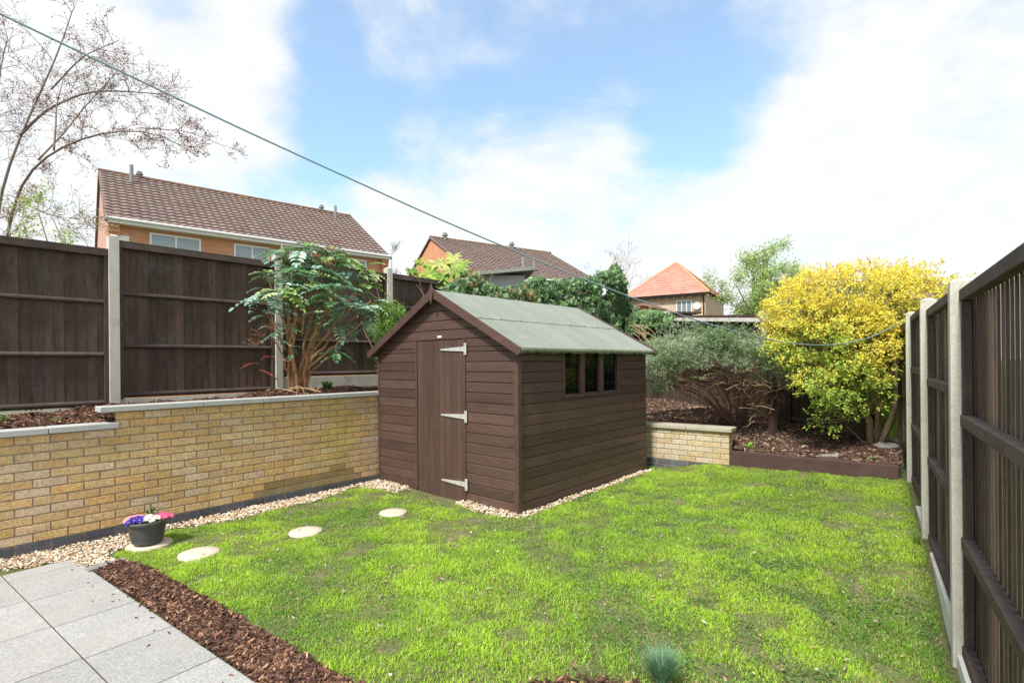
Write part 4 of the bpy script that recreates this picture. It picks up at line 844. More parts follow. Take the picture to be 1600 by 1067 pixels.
# grass
lawnpoly = [(-3.30, 4.97), (-3.30, 4.70), (-3.36, 4.35), (-3.12, 4.18), (-2.95, 4.16), (-2.62, 3.92), (-2.2, 3.62), (-1.75, 3.30), (-1.30, 2.98), (-.98, 2.72), (-.62, 2.50), (-.3, 2.4), (2.12, 2.45), tuple(ql(-.02, -.005)), tuple(ql(3.69, -.005)), (4.42, 6.0), (2.93, 7.10), tuple(S0+SD*.9-SN*.01), tuple(S0-SD*.3-SN*.01), sh(SW+.07, SLN+.05), sh(SW+.10, 1.2), sh(SW+.10, -.02), sh(SW-.07, -.16), sh(2.0, -.19), sh(1.65, -.13), sh(1.62, -.22), sh(.76, -.22), sh(.40, -.31), (-1.98, 6.58), tuple(wl(2.6, -.28)), tuple(wl(1.55, -.28))]
def grassy():
    X, Y = scatter(lawnpoly, 25000); P2 = np.stack([X, Y], -1)
    k = noisy_in(lawnpoly, X, Y, .03) & inpoly(X, Y, lawnpoly); 
    for x, y, r in STN: k &= (X-x)**2+(Y-y)**2 > (r*RNG.uniform(.90, .99, len(X)))**2
    patch = fbm(P2, 5.5, 31, 3); patch2 = fbm(P2, 1.3, 77, 2); bare = fbm(P2, 2.4, 50, 4)
    # worn soil in front of the shed door and by the stones
    worn = np.exp(-((X+1.45)**2/.5+(Y-5.95)**2/.06))*.5+np.exp(-((X+.25)**2/.3+(Y-4.95)**2/.12))*.38+np.exp(-((X+2.3)**2/.5+(Y-5.9)**2/.05))*.35
    dens = np.clip(.50+(patch-.38)*3.6+(bare-.42)*2.0-worn*1.8, .26, 1)
    # nearest strip by the front bark is thin
    dens *= np.clip((Y-2.42)/.45, .25, 1)
    k &= RNG.random(len(X)) < dens; X, Y, P2, patch, patch2, bare = X[k], Y[k], P2[k], patch[k], patch2[k], bare[k]; n = len(X)
    h = (.011+.030*np.clip(patch*1.25-.22, 0, 1)**1.1)*RNG.uniform(.55, 1.5, n); a = RNG.uniform(0, 6.28, n); lean = RNG.uniform(.15, 1.15, n)
    wd = RNG.uniform(.0012, .0034, n)
    D = np.stack([np.cos(a)*lean, np.sin(a)*lean, np.ones(n)], -1); D /= np.linalg.norm(D, axis=1)[:, None]; Sd = np.stack([-np.sin(a+RNG.normal(0, .6, n)), np.cos(a), np.zeros(n)], -1); Sd /= np.linalg.norm(Sd, axis=1)[:, None]
    B = np.stack([X, Y, zlawn(X, Y)-.006], -1); m = B+D*h[:, None]*.55; tp = B+D*h[:, None]; tp[:, :2] += (D[:, :2]*h[:, None]*.45); tp[:, 2] -= h*.12*lean
    V = np.stack([B-Sd*wd[:, None], B+Sd*wd[:, None], m+Sd*wd[:, None]*.8, m-Sd*wd[:, None]*.8, tp], 1)
    g = np.clip(patch2*1.3-.04+(patch-.5)*1.3, 0, 1)[:, None]; dark = np.array([.14, .33, .045]); lime = np.array([.46, .69, .06]); C = dark*(1-g)+lime*g
    right = np.clip((X*.6-Y*.15-.2), 0, 1)[:, None]; C = C*(1-.15*right)
    dry = RNG.random(n)[:, None] < (.09+.22*(1-patch)[:, None]); C = np.where(dry, np.array([.46, .43, .20]), C)*RNG.uniform(.65, 1.3, (n, 1)); C = np.repeat(C, 5, 0); 
    i = np.arange(n)[:, None]*5; b = MB(); b.add(V.reshape(-1, 3), [np.hstack([i, i+1, i+2, i+3]), np.hstack([i+3, i+2, i+4])], C)
    # broad leaved weeds and clover
    n = 15000; ang = RNG.uniform(0, 1, n); cx, cy = 1.8+RNG.normal(0, .75, n)*.9, 3.9+RNG.normal(0, 1.15, n); cl = fbm(np.stack([cx, cy], -1), 3.0, 91, 3) > .50; cx, cy = cx[cl], cy[cl]
    k = inpoly(cx, cy, lawnpoly); cx, cy = cx[k], cy[k]; n = len(cx); a = RNG.uniform(0, 6.28, n); D = np.stack([np.cos(a), np.sin(a), RNG.uniform(.1, .9, n)], -1)
    leaf_batch(b, np.stack([cx, cy, zlawn(cx, cy)+RNG.uniform(.0, .018, n)], -1), D, np.tile([0, 0, 1.0], (n, 1)), RNG.uniform(.012, .03, n), RNG.uniform(.007, .014, n), np.array([(.12, .24, .06)])*RNG.uniform(.6, 1.5, (n, 1)), .15)
    return tag(b.build('grass', M['grass']), 'short patchy bright green lawn grass with worn and mossy spots', 'grass', kind='stuff')
grassy()
def litter():
    X, Y = scatter(lawnpoly, 26); n = len(X); a = RNG.uniform(0, 6.28, n); b = MB(); D = np.stack([np.cos(a), np.sin(a), RNG.uniform(0, .5, n)], -1)
    C = np.array([(.55, .42, .24), (.70, .64, .52), (.30, .19, .10), (.62, .50, .30), (.20, .13, .08)])[RNG.integers(0, 5, n)]
    leaf_batch(b, np.stack([X, Y, zlawn(X, Y)+RNG.uniform(.012, .03, n)], -1), D, np.tile([0, 0, 1.0], (n, 1))+rnd_unit(n)*.3, RNG.uniform(.012, .045, n), RNG.uniform(.006, .02, n), C, .2, 'oval')
    tag(b.build('fallen_leaves', M['leafm']), 'small dead leaves and petals scattered over the lawn', 'fallen leaves', kind='stuff')
litter()
def tuft(name, x, y, z, n, h, spread, cols, label, cat, wd=.0016):
    a = RNG.uniform(0, 6.28, n); r = spread*.18*np.sqrt(RNG.random(n)); ln = RNG.uniform(.1, 1.0, n)*spread/h; hh = h*RNG.uniform(.6, 1.1, n); b = MB()
    B = np.stack([r*np.cos(a), r*np.sin(a), np.zeros(n)], -1); d = np.stack([np.cos(a), np.sin(a)], -1); Sd = np.stack([-np.sin(a), np.cos(a), np.zeros(n)], -1)
    pts = [B]; 
    for t in (.4, .75, 1.0): q = B.copy(); q[:, :2] += d*(ln*hh*t**1.7)[:, None]; q[:, 2] += hh*(t-.18*ln*t*t); pts.append(q)
    w = [1, .9, .6]; V = []
    for p_, ww in zip(pts[:3], w): V += [p_-Sd*wd*ww, p_+Sd*wd*ww]
    V.append(pts[3]); V = np.stack(V, 1); i = np.arange(n)[:, None]*7; C = np.array(cols)[RNG.integers(0, len(cols), n)]*RNG.uniform(.7, 1.3, (n, 1))
    b.add(V.reshape(-1, 3), [np.hstack([i, i+1, i+3, i+2]), np.hstack([i+2, i+3, i+5, i+4]), np.hstack([i+4, i+5, i+6])], np.repeat(C, 7, 0)); return tag(b.build(name, M['grass'], None, loc=(x, y, z)), label, cat)
tuft('fescue_clump', .735, 2.60, -.02, 900, .17, .15, [(.22, .38, .22), (.28, .45, .30), (.16, .30, .14)], 'blue-green fescue clump at the front edge of the lawn, bottom centre right', 'ornamental grass')
tuft('dry_grass', 1.72, 2.42, -.06, 420, .13, .22, [(.36, .29, .16), (.26, .2, .1), (.2, .24, .08)], 'straw coloured dry grass clump at the bottom right of the lawn', 'ornamental grass')
tuft('grass_tuft', ql(1.62, -.04)[0], ql(1.62, -.04)[1], .05, 70, .16, .07, [(.13, .26, .05), (.25, .28, .1)], 'long grass tuft growing against the gravel board beside the middle right post', 'grass tuft', .002)
# leaf litter / rocks
def rock(x, y, z, sx, sy, sz, label, seed):
    r = np.random.default_rng(seed); n, m_ = 18, 9; v = []
    for j in range(m_+1):
        ph = math.pi*j/m_
        for i in range(n): t = 2*math.pi*i/n; q = np.array([math.sin(ph)*math.cos(t), math.sin(ph)*math.sin(t), math.cos(ph)]); k = 1+.25*(float(vnoise(q[None]*2.2+seed, 1.0, seed)[0])-.5)+.2*(float(vnoise(q[None]*5+seed, 1.0, seed)[0])-.5); v.append(q*k*np.array([sx, sy, sz]))
    b = MB(); b.add(v, [[(j*n+i, j*n+(i+1) % n, (j+1)*n+(i+1) % n, (j+1)*n+i) for j in range(m_) for i in range(n)]]); return tag(b.build('rock', M['rock'], None, True, loc=(x, y, z)), label, 'rock', 'rocks in the back bed')
rock(4.18, 6.72, .315, .30, .13, .062, 'flat grey rock half buried in bark near the sleeper', 3); rock(5.0, 6.98, .39, .2, .13, .09, 'grey rock in the dark corner behind the yellow shrub trunk', 5); 
# ---------------------------------------------------------------- planting
def ellip(n, c, r, lo=.55, hi=1.0, zmin=-1):
    u = rnd_unit(int(n*1.0)); u = u[u[:, 2] > zmin]; k = RNG.uniform(lo**3, hi**3, len(u))**(1/3); return np.array(c)+u*k[:, None]*np.array(r), u
def wobble(a, e, n, amp, seed=None):
    t = np.linspace(0, 1, n)[:, None]; P = np.array(a)*(1-t)+np.array(e)*t; j = RNG.normal(0, amp, (n, 3)); j[0] = 0; j[-1] = 0; 
    j = (j+np.roll(j, 1, 0))/2; j[0] = 0; return P+j
def curve(pts, n=10):
    P = np.array(pts, float); t = np.concatenate([[0], np.cumsum(np.linalg.norm(np.diff(P, axis=0), axis=1))]); u = np.linspace(0, t[-1], n); Q = np.stack([np.interp(u, t, P[:, k]) for k in range(3)], -1)
    for _ in range(2): Q[1:-1] = (Q[:-2]+2*Q[1:-1]+Q[2:])/4
    return Q
def sprays(c, r, n_sp, per, L_, rad, lo=.75, hi=1.08, zmin=-1.0, lift=.25, cull=None):
    u = rnd_unit(n_sp); u = u[u[:, 2] > zmin]; k = RNG.uniform(lo, hi, len(u)); S = np.array(c)+u*k[:, None]*np.array(r)
    if cull is not None: m_ = cull(S); S, u = S[m_], u[m_]
    d = u/np.array(r); d /= np.linalg.norm(d, axis=1)[:, None]; d = d+rnd_unit(len(u))*.55+np.array([0, 0, lift]); d /= np.linalg.norm(d, axis=1)[:, None]
    ln = L_*RNG.uniform(.5, 1.3, len(u)); t = RNG.random((len(u), per)); P = S[:, None]+d[:, None]*(ln[:, None]*t)[..., None]+RNG.normal(0, rad, (len(u), per, 3))*(1.1-t)[..., None]
    return P.reshape(-1, 3), np.repeat(u, per, 0), np.repeat(d, per, 0), np.repeat(S, per, 0)
# --- yellow shrub (euonymus)
def yellow_shrub():
    base = np.array([4.97, 7.22, .36]); root = tag(empty('yellow_shrub', tuple(base)), 'big rounded yellow and green variegated shrub in the back right corner', 'shrub')
    blobs = [((1340, 478), 7.4, (1.15, .85, .50), 1.0), ((1290, 520), 7.2, (.72, .7, .42), 1.0), ((1425, 468), 7.3, (.58, .6, .38), .8), ((1245, 500), 7.5, (.42, .5, .34), .8), ((1330, 545), 6.95, (.62, .55, .40), .8), ((1300, 585), 6.85, (.50, .42, .28), .8), ((1335, 610), 6.8, (.42, .40, .26), .6), ((1300, 635), 6.9, (.26, .3, .22), .35), ((1290, 655), 6.85, (.16, .2, .10), .2), ((1395, 500), 7.0, (.45, .5, .2), .5), ((1250, 548), 7.2, (.42, .4, .22), .45), ((1238, 508), 7.6, (.22, .3, .16), .3), ((1270, 590), 7.0, (.25, .3, .14), .25), ((1300, 455), 7.5, (.6, .5, .25), .5)]
    b = MB(); tw = MB()
    for (x, y), Y, r, wt in blobs:
        c = np.array(pt(x, y, Y)); area = (r[0]*r[2]+r[0]*r[1]+r[1]*r[2])/3; P, u, dd_, S_ = sprays(c, r, int(area*wt*2600), 16, .15, .028); q_, u2 = ellip(int(area*wt*9000), c, r, .40, .82); P = np.concatenate([P, q_]); u = np.concatenate([u, u2]); dd_ = np.concatenate([dd_, u2])
        nz = fbm(P*np.array([1, 1, 2.0]), 3.6, 12, 3); k = (nz > .43) | (np.linalg.norm((P-c)/np.array(r), axis=1) < .62); P, u, nz, dd_ = P[k], u[k], nz[k], dd_[k]; n = len(P); dep = np.linalg.norm((P-c)/np.array(r), axis=1)[:, None]
        # sprays: leaves near twig ends point outward
        D = dd_*.9+rnd_unit(n)*.8; N_ = u*.4+np.array([0, -.3, .8])+rnd_unit(n)*.45
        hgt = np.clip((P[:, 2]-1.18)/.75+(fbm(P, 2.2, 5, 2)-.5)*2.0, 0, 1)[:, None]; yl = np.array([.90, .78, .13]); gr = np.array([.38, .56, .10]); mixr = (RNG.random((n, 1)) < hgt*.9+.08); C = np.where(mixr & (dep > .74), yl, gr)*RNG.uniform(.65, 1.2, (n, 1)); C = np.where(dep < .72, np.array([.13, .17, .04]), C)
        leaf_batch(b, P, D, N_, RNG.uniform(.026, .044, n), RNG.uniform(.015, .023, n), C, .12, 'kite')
        for _ in range(int(16*wt)):
            e = c+rnd_unit(1)[0]*np.array(r)*.9; s_ = base+np.array([random.uniform(-.1, .1), 0, .5]); q = curve([s_, (s_+e)/2+rnd_unit(1)[0]*.12, e], 8); tw.tube(q-base, np.linspace(.009, .003, 8), 4, (.55, .42, .25))
    # wispy tips on top
    for k in range(60):
        x = random.uniform(1230, 1470); y = 440-28*math.exp(-((x-1360)/70)**2)+random.uniform(-8, 6); p0 = np.array(pt(x, y+22, 7.2+random.uniform(-.3, .3))); d = np.array([random.uniform(-.5, .6), random.uniform(-.2, .2), 1.0]); d /= np.linalg.norm(d); L_ = random.uniform(.1, .3); n = int(L_*90); t = RNG.random(n)
        P = p0+d*(t*L_)[:, None]; leaf_batch(b, P, rnd_unit(n)+d, rnd_unit(n), .03, .015, np.array([(.85, .58, .06)])*RNG.uniform(.6, 1.2, (n, 1)))
        tw.tube([p0-base, p0+d*L_-base], [.003, .001], 4, (.5, .35, .2))
    b.V = [v-base for v in b.V]; b.build('foliage', M['leafm'], root)
    tr = MB(); col = (.36, .27, .17)
    for pts_, r0, r1 in [([(4.97, 7.2, .33), (4.85, 7.1, .75), (4.72, 7.1, 1.3), (4.6, 7.1, 1.9)], .05, .02), ([(5.0, 7.2, .33), (5.02, 7.12, .62), (4.98, 7.1, .95), (4.95, 7.1, 1.6), (4.8, 7.1, 2.1)], .045, .02), ([(5.02, 7.2, .33), (5.12, 7.05, .62), (5.10, 6.98, .9), (5.14, 6.95, 1.15), (5.10, 6.95, 1.8), (5.0, 7.0, 2.2)], .045, .018),
                             ([(5.11, 7.0, .85), (5.22, 6.95, 1.12), (5.36, 6.9, 1.38), (5.42, 6.9, 1.7)], .03, .014), ([(4.97, 7.15, .36), (4.7, 7.05, .52), (4.5, 7.0, .68)], .018, .006), ([(4.9, 7.12, .6), (4.75, 6.98, 1.0), (4.5, 6.95, 1.4)], .03, .012), ([(4.97, 7.2, .4), (4.93, 7.02, .8), (4.9, 6.95, 1.1)], .028, .014)]:
        q = curve(pts_, 12); q[1:-1] += RNG.normal(0, .012, (10, 3)); tr.tube(q-base, np.linspace(r0, r1, 12), 8, col)
    tr.build('trunk', M['stem'], root, True); tw.build('twigs', M['stem'], root)
yellow_shrub()
# --- grey-green mounded shrub with bare twigs below
def ceanothus():
    base = np.array([3.72, 8.6, .5]); root = tag(empty('mounded_shrub', tuple(base)), 'wide grey-green shrub with a tangle of bare brown twigs beneath, right of the shed', 'shrub')
    b = MB(); tw = MB(); st = MB()
    # canopy: an arched shell in plan ellipse, open underneath
    per = 20; ns = 4200; n = ns; a = RNG.uniform(0, 6.28, n); rr = np.sqrt(RNG.random(n)); cx, cy = 3.25, 8.55; rx, ry = 1.28, 1.2
    X = cx+rr*np.cos(a)*rx; Y = cy+rr*np.sin(a)*ry
    P2 = np.stack([X, Y], -1); lump = fbm(P2, 2.6, 61, 3)
    top = 1.50+.46*np.sqrt(np.clip(1-(rr*.93)**2, 0, 1))+(lump-.5)*.42
    th = .08+.16*rr**5+.15*np.clip(lump, 0, 1); Z = top-th*RNG.random(n)**.9
    P = np.stack([X, Y, Z], -1); u = np.stack([(X-cx)/rx, (Y-cy)/ry, np.full(n, .18)], -1)
    d = u*.9+rnd_unit(n)*np.array([.55, .55, .28]); d /= np.linalg.norm(d, axis=1)[:, None]; ln = RNG.uniform(.08, .20, n); t = RNG.random((n, per)); P = (P[:, None]+d[:, None]*(ln[:, None]*t)[..., None]+RNG.normal(0, .016, (n, per, 3))).reshape(-1, 3); u = np.repeat(u, per, 0)
    # skirts: left side hangs low, right side hangs medium
    for (px_, py_), Yc, r, m_ in [((1090, 528), 7.55, (.42, .25, .15), 3800), ((1150, 530), 7.5, (.42, .25, .14), 3600), ((1035, 560), 7.95, (.20, .35, .42), 5200), ((1022, 590), 8.0, (.12, .3, .28), 1800), ((1060, 545), 7.75, (.3, .25, .22), 2600), ((1120, 535), 7.6, (.4, .25, .13), 2800), ((1208, 562), 7.75, (.26, .35, .32), 5200), ((1228, 545), 7.9, (.2, .35, .3), 2600), ((1190, 580), 7.8, (.12, .2, .2), 900), ((1215, 530), 8.1, (.3, .4, .3), 3000), ((1060, 520), 8.4, (.4, .4, .2), 2000)]:
        q, uu, _, _ = sprays(pt(px_, py_, Yc), r, m_//14, 18, .17, .016, .3, 1.0, lift=-.15); P = np.concatenate([P, q]); u = np.concatenate([u, uu])
    nz = fbm(P, 7, 71, 2); k = nz > .43; P, u = P[k], u[k]; n = len(P)
    D = u*.5+rnd_unit(n)*np.array([.9, .9, .5]); N_ = u*.3+np.array([0, -.2, 1.0])+rnd_unit(n)*.45
    g = fbm(P, 2.5, 33, 2)[:, None]; g = np.clip((g-.5)*2.2+.5, 0, 1); C = (np.array([.47, .56, .38])*g+np.array([.18, .28, .12])*(1-g))*RNG.uniform(.6, 1.45, (n, 1)); yy = RNG.random((n, 1)) < .06; C = np.where(yy, np.array([.34, .38, .12]), C)
    leaf_batch(b, P, D, N_, RNG.uniform(.02, .038, n), RNG.uniform(.009, .015, n), C, .1); b.V = [v-base for v in b.V]; b.build('foliage', M['leafm'], root)
    for k in range(13):   # main stems fan out from the base
        aa = random.uniform(0, 6.28); e = np.array([cx+math.cos(aa)*rx*.75, cy+math.sin(aa)*ry*.7, random.uniform(1.35, 1.7)]); s_ = base+np.array([random.uniform(-.09, .09), random.uniform(-.07, .07), -.03])
        m_ = s_*.55+e*.45+np.array([0, 0, random.uniform(-.15, .15)]); m_[:2] = s_[:2]*.7+e[:2]*.3; q = curve([s_, m_, e], 14); q[1:-1] += RNG.normal(0, .018, (12, 3)); st.tube(q-base, np.linspace(random.uniform(.016, .028), .007, 14), 6, (.20, .115, .075))
    for k in range(480):  # tangled twigs
        aa = random.uniform(0, 6.28); r1 = random.uniform(.1, .85); c = np.array([cx+.05+math.cos(aa)*rx*r1*.85, cy-.15+math.sin(aa)*ry*r1, 0]); c[2] = 1.56-.42*r1**2*random.uniform(.3, 1.4)-random.random()*.22
        if c[0] > 3.3 and random.random() < .45: c[2] -= random.uniform(.1, .45)
        d = np.array([random.gauss(0, 1), random.gauss(0, .5), random.gauss(0, .28)]); d /= np.linalg.norm(d); L_ = random.uniform(.15, .5); q = curve([c-d*L_/2, c+np.array([0, 0, random.uniform(-.03, .08)]), c+d*L_/2+np.array([0, 0, -random.uniform(0, .1)])], 7); q[1:-1] += RNG.normal(0, .012, (5, 3))
        cc = random.choice([(.58, .38, .23), (.38, .23, .14), (.24, .135, .09), (.66, .46, .28)]) if c[1] < cy-.35 and random.random() < .6 else (.13, .07, .05); tw.tube(q-base, np.linspace(random.uniform(.003, .0065), .0015, 7), 4, cc)  # shade of the hollow put into twig colour: inner twigs dark, front ones paler
    for k in range(90):   # hanging fine twigs right of the base
        c = np.array([random.uniform(3.3, 4.15), random.uniform(7.9, 8.5), random.uniform(.95, 1.45)]); q = curve([c, c+np.array([random.uniform(-.25, .3), random.uniform(-.1, .1), random.uniform(-.25, .1)])*.6, c+np.array([random.uniform(-.4, .45), 0, random.uniform(-.35, .05)])], 7); q[1:-1] += RNG.normal(0, .015, (5, 3)); tw.tube(q-base, [.004, .004, .003, .003, .002, .002, .001], 4, (.26, .14, .10))
    st.build('stems', M['stem'], root, True); tw.build('twigs', M['stem'], root)
ceanothus()
# --- bushy evergreen with orange stems and pinnate leaves
def mahonia():
    bp = wl(2.98, .95); base = np.array([bp[0], bp[1], 1.2]); root = tag(empty('pinnate_shrub', tuple(base)), 'bushy evergreen with long toothed leaves and many orange-brown stems, in the raised bed', 'shrub')
    st = MB(); lf = MB(); fl = MB(); Yb = base[1]
    def leafy(p, d, L_, col, up):
        d = np.array(d, float); d /= np.linalg.norm(d); n = 6; t = np.linspace(.0, 1, n+1); droop = np.array([0, 0, -1.0]); R = [np.array(p)+d*L_*s+droop*L_*.45*s*s for s in t]
        st.tube(np.array(R)-base, np.linspace(.0035, .0015, n+1), 4, (.20, .22, .08)); sd = np.cross(d, [0, 0, 1.0]); sd /= np.linalg.norm(sd)+1e-9; P = []; D = []; 
        for k in range(1, n+1):
            tg = R[k]-R[k-1]; tg /= np.linalg.norm(tg)
            for s_ in (-1, 1): P.append(R[k]); D.append(sd*s_*1.0+tg*.55+np.array([0, 0, -.12]))
        P.append(R[-1]); D.append(R[-1]-R[-2]); m_ = len(P); N_ = np.tile(np.array(up, float)+np.array([0, -random.random()*.9, 0]), (m_, 1))+rnd_unit(m_)*.45; C = np.array([col])*RNG.uniform(.75, 1.25, (m_, 1))
        ln = L_*.27*np.append(np.repeat(np.sin(np.linspace(.7, 2.6, n)), 2), .8); leaf_batch(lf, np.array(P), np.array(D), N_, ln*RNG.uniform(.95, 1.25, m_), ln*.56, C, .2, 'oval')
    def whorl(tip, n, L_, pal, spread=1.0):
        for k in range(n):
            a = 2.4*k+random.random(); el = random.uniform(-.25, .75); d = (math.cos(a)*spread, math.sin(a)*spread, el); leafy(np.array(tip)+np.array([0, 0, random.uniform(-.12, .05)]), d, L_*random.uniform(.75, 1.15), random.choice(pal), (0, -.15, 1))
    DG = [(.10, .25, .10), (.09, .21, .10), (.16, .33, .11), (.15, .30, .18)]; BG = [(.32, .50, .40), (.24, .41, .31), (.38, .56, .44)]; YG = [(.40, .56, .2), (.30, .48, .12), (.46, .6, .3)]; OL = [(.22, .34, .07), (.16, .28, .06)]
    tips = [((418, 428), 6.7, 6, .22, OL+DG), ((440, 400), 7.0, 7, .30, DG), ((470, 395), 7.0, 10, .34, DG+BG), ((515, 400), 7.1, 8, .32, DG+OL), ((540, 425), 7.2, 8, .28, BG+DG), ((568, 440), 7.3, 7, .26, YG+OL), ((580, 470), 7.2, 6, .22, BG),
            ((412, 465), 6.5, 6, .28, BG), ((445, 450), 6.5, 7, .28, YG+BG), ((480, 440), 6.8, 9, .34, DG+YG), ((520, 455), 6.7, 9, .32, DG+BG), ((550, 480), 6.9, 9, .32, BG+DG), ((500, 480), 6.8, 6, .22, OL+YG), ((455, 505), 6.6, 5, .16, DG+OL), ((430, 525), 6.6, 6, .16, DG+BG),
            ((525, 500), 6.9, 7, .26, DG), ((565, 505), 7.1, 6, .26, BG+DG), ((525, 550), 6.9, 5, .22, DG), ((455, 545), 6.7, 4, .14, DG+OL), ((490, 385), 7.1, 7, .28, DG+OL), ((540, 400), 7.2, 6, .28, OL), ((575, 420), 7.4, 6, .22, YG), ((495, 510), 6.8, 4, .14, OL), ((415, 490), 6.6, 4, .2, BG), ((500, 420), 6.9, 7, .3, BG+DG), ((455, 425), 6.8, 6, .3, DG+BG)]
    orange = (.46, .26, .13)
    for i, ((x, y), Y, n, L_, pal) in enumerate(tips):
        tip = np.array(pt(x, y, Y)); a = random.uniform(0, 6.28); s_ = base+np.array([math.cos(a)*.10, math.sin(a)*.07, -.04]); h = tip[2]-s_[2]; m1 = s_+np.array([(tip[0]-s_[0])*.22, (tip[1]-s_[1])*.3, h*.38]); m2 = s_+np.array([(tip[0]-s_[0])*.6, (tip[1]-s_[1])*.6, h*.68])
        q = curve([s_, m1, m2, tip], 16); q[1:-1] += RNG.normal(0, .010, (14, 3)); r0 = random.choice([.014, .018, .022]) if i % 2 else .026; 
        if i % 2 == 0: st.tube(q-base, np.linspace(r0, .007, 16), 7, tuple(np.array(orange)*random.uniform(.75, 1.2)))
        else: st.tube(q[8:]-base, np.linspace(.012, .006, 8), 6, tuple(np.array(orange)*random.uniform(.75, 1.2)))
        whorl(tip, n+(2 if y < 470 else 0), L_*1.08, pal)
        if y < 470: whorl(q[14]+rnd_unit(1)[0]*.06, 4, L_*.9, pal)
        if i % 3 == 1: whorl(q[11], 4, L_*.7, pal)
    for (x, y), Y in [((400, 540), 6.55), ((410, 525), 6.6), ((425, 515), 6.5), ((455, 510), 6.5), ((520, 392), 6.95), ((530, 378), 7.0), ((500, 410), 6.8), ((470, 505), 6.6)]:   # brown seed spikes
        c = np.array(pt(x, y, Y))
        for k in range(9):
            a = random.uniform(0, 6.28); d = np.array([math.cos(a)*.8-.3, math.sin(a)*.5, random.uniform(.1, .8)]); d /= np.linalg.norm(d); L_ = random.uniform(.1, .17); fl.tube([c-base, c+d*L_-base], [.002, .001], 4, (.35, .18, .09)); n = 26; t = RNG.random(n); leaf_batch(fl, c+d*(t*L_)[:, None]-base, rnd_unit(n), rnd_unit(n), .011, .009, np.array([(.40, .20, .10)])*RNG.uniform(.6, 1.4, (n, 1)))
    for (x, y), Y in [((405, 567), 6.5), ((430, 562), 6.6)]: whorl(pt(x, y, Y), 2, .2, [(.32, .07, .07)])
    st.build('stems', M['stem'], root, True); lf.V = [v-base for v in lf.V]; lf.build('foliage', M['leaf'], root); fl.build('seed_spikes', M['leafm'], root)
    # dry sticks at the foot
mahonia()
# --- ivy along the fence behind the shed
def ivy():
    p0 = wl(4.35, 1.5); root = tag(empty('ivy', (p0[0], p0[1], 0)), 'thick dark green ivy heaped over the fence behind the shed roof', 'ivy'); b = MB(); st = MB(); P = []; U = []
    # profile of the top: (px, top py) along the fence, n offset towards us
    # fence line through wl(s,1.5): px -> s
    prof = [(690, 452), (705, 440), (725, 425), (745, 421), (760, 437), (785, 447), (800, 450), (815, 440), (832, 432), (870, 436), (905, 436), (925, 432), (945, 424), (962, 414), (973, 424), (976, 440), (980, 470), (1000, 484), (1020, 486), (1040, 489), (1052, 494)]
    fx = [a for a, _ in prof]; fy = [c for _, c in prof]
    for i in range(26000):
        x = random.uniform(688, 1050)
        # ground plan: ivy sits on the left fence until px~985 then turns along the back fence
        r = ray(x, 500)
        if x < 978: den = WD[0]-r[0]*WD[1]; q = WO+WN*1.5; s = (r[0]*q[1]-q[0])/den; Yf = q[1]+WD[1]*s
        else: q = BK; s = (r[0]*q[1]-q[0])/(BD[0]-r[0]*BD[1]); Yf = q[1]+BD[1]*s
        Yf = min(Yf, 15.2); Yv = Yf-random.uniform(.05, .55); tp = np.interp(x, fx, fy)+random.gauss(0, 2.0)
        ybot = 555 if x < 978 else 520 if x < 1010 else 508
        t = random.random()**.8; y = tp+(ybot-tp)*t; bulge = .35*math.sin(min(1, t*2.2)*math.pi/2); P.append(pt(x, y, Yv-bulge)); U.append((-.1, -.8, .55))
    P = np.array(P); U = np.array(U); dirY = fbm(P, 1.6, 15, 3); P[:, 1] -= (dirY-.5)*1.1*(P[:, 1]/12); k = (fbm(P, 3.1, 44, 2) > .40); P, U, dirY = P[k], U[k], dirY[k]; n = len(P)
    D = np.array([0, -.35, -.9])+rnd_unit(n)*.65; N_ = U+rnd_unit(n)*.8+np.array([0, 0, .2]); g = fbm(P, 1.2, 9, 2)[:, None]; C = (np.array([.06, .13, .045])*(1-g)+np.array([.19, .31, .12])*g)*RNG.uniform(.4, 1.7, (n, 1))
    br = ((P[:, 1] > 9.5) & (P[:, 1] < 11.2) & (fbm(P, 2.2, 70, 2) > .5) & (RNG.random(n) < .3))[:, None]; C = np.where(br, np.array([.30, .19, .08]), C)
    sc = P[:, 1]/11; leaf_batch(b, P, D, N_, RNG.uniform(.08, .135, n)*sc, RNG.uniform(.08, .13, n)*sc, C, .12, 'lobed'); o = np.array([p0[0], p0[1], 0]); b.V = [v-o for v in b.V]; b.build('leaves', M['leaf'], root)
    for k in range(70):
        s = random.uniform(4.4, 12.8); q = wl(s, 1.42); z0 = random.uniform(1.5, 2.4); c = np.array([q[0], q[1], z0]); e = c+np.array([random.uniform(-.5, .5), random.uniform(-.4, .1), random.uniform(.5, 1.2)]); qq = curve([c, (c+e)/2+rnd_unit(1)[0]*.12, e], 8); st.tube(qq-o, np.linspace(.012, .005, 8), 5, (.30, .2, .13))
    for k in range(10):
        c = np.array(pt(random.uniform(983, 1000), random.uniform(505, 520), 12.6)); e = c+np.array([random.uniform(.2, .6), -.2, -random.uniform(.2, .5)]); st.tube(curve([c, (c+e)/2+np.array([0, 0, .08]), e], 7)-o, .008, 5, (.5, .3, .2))
    st.build('stems', M['stem'], root)
ivy()
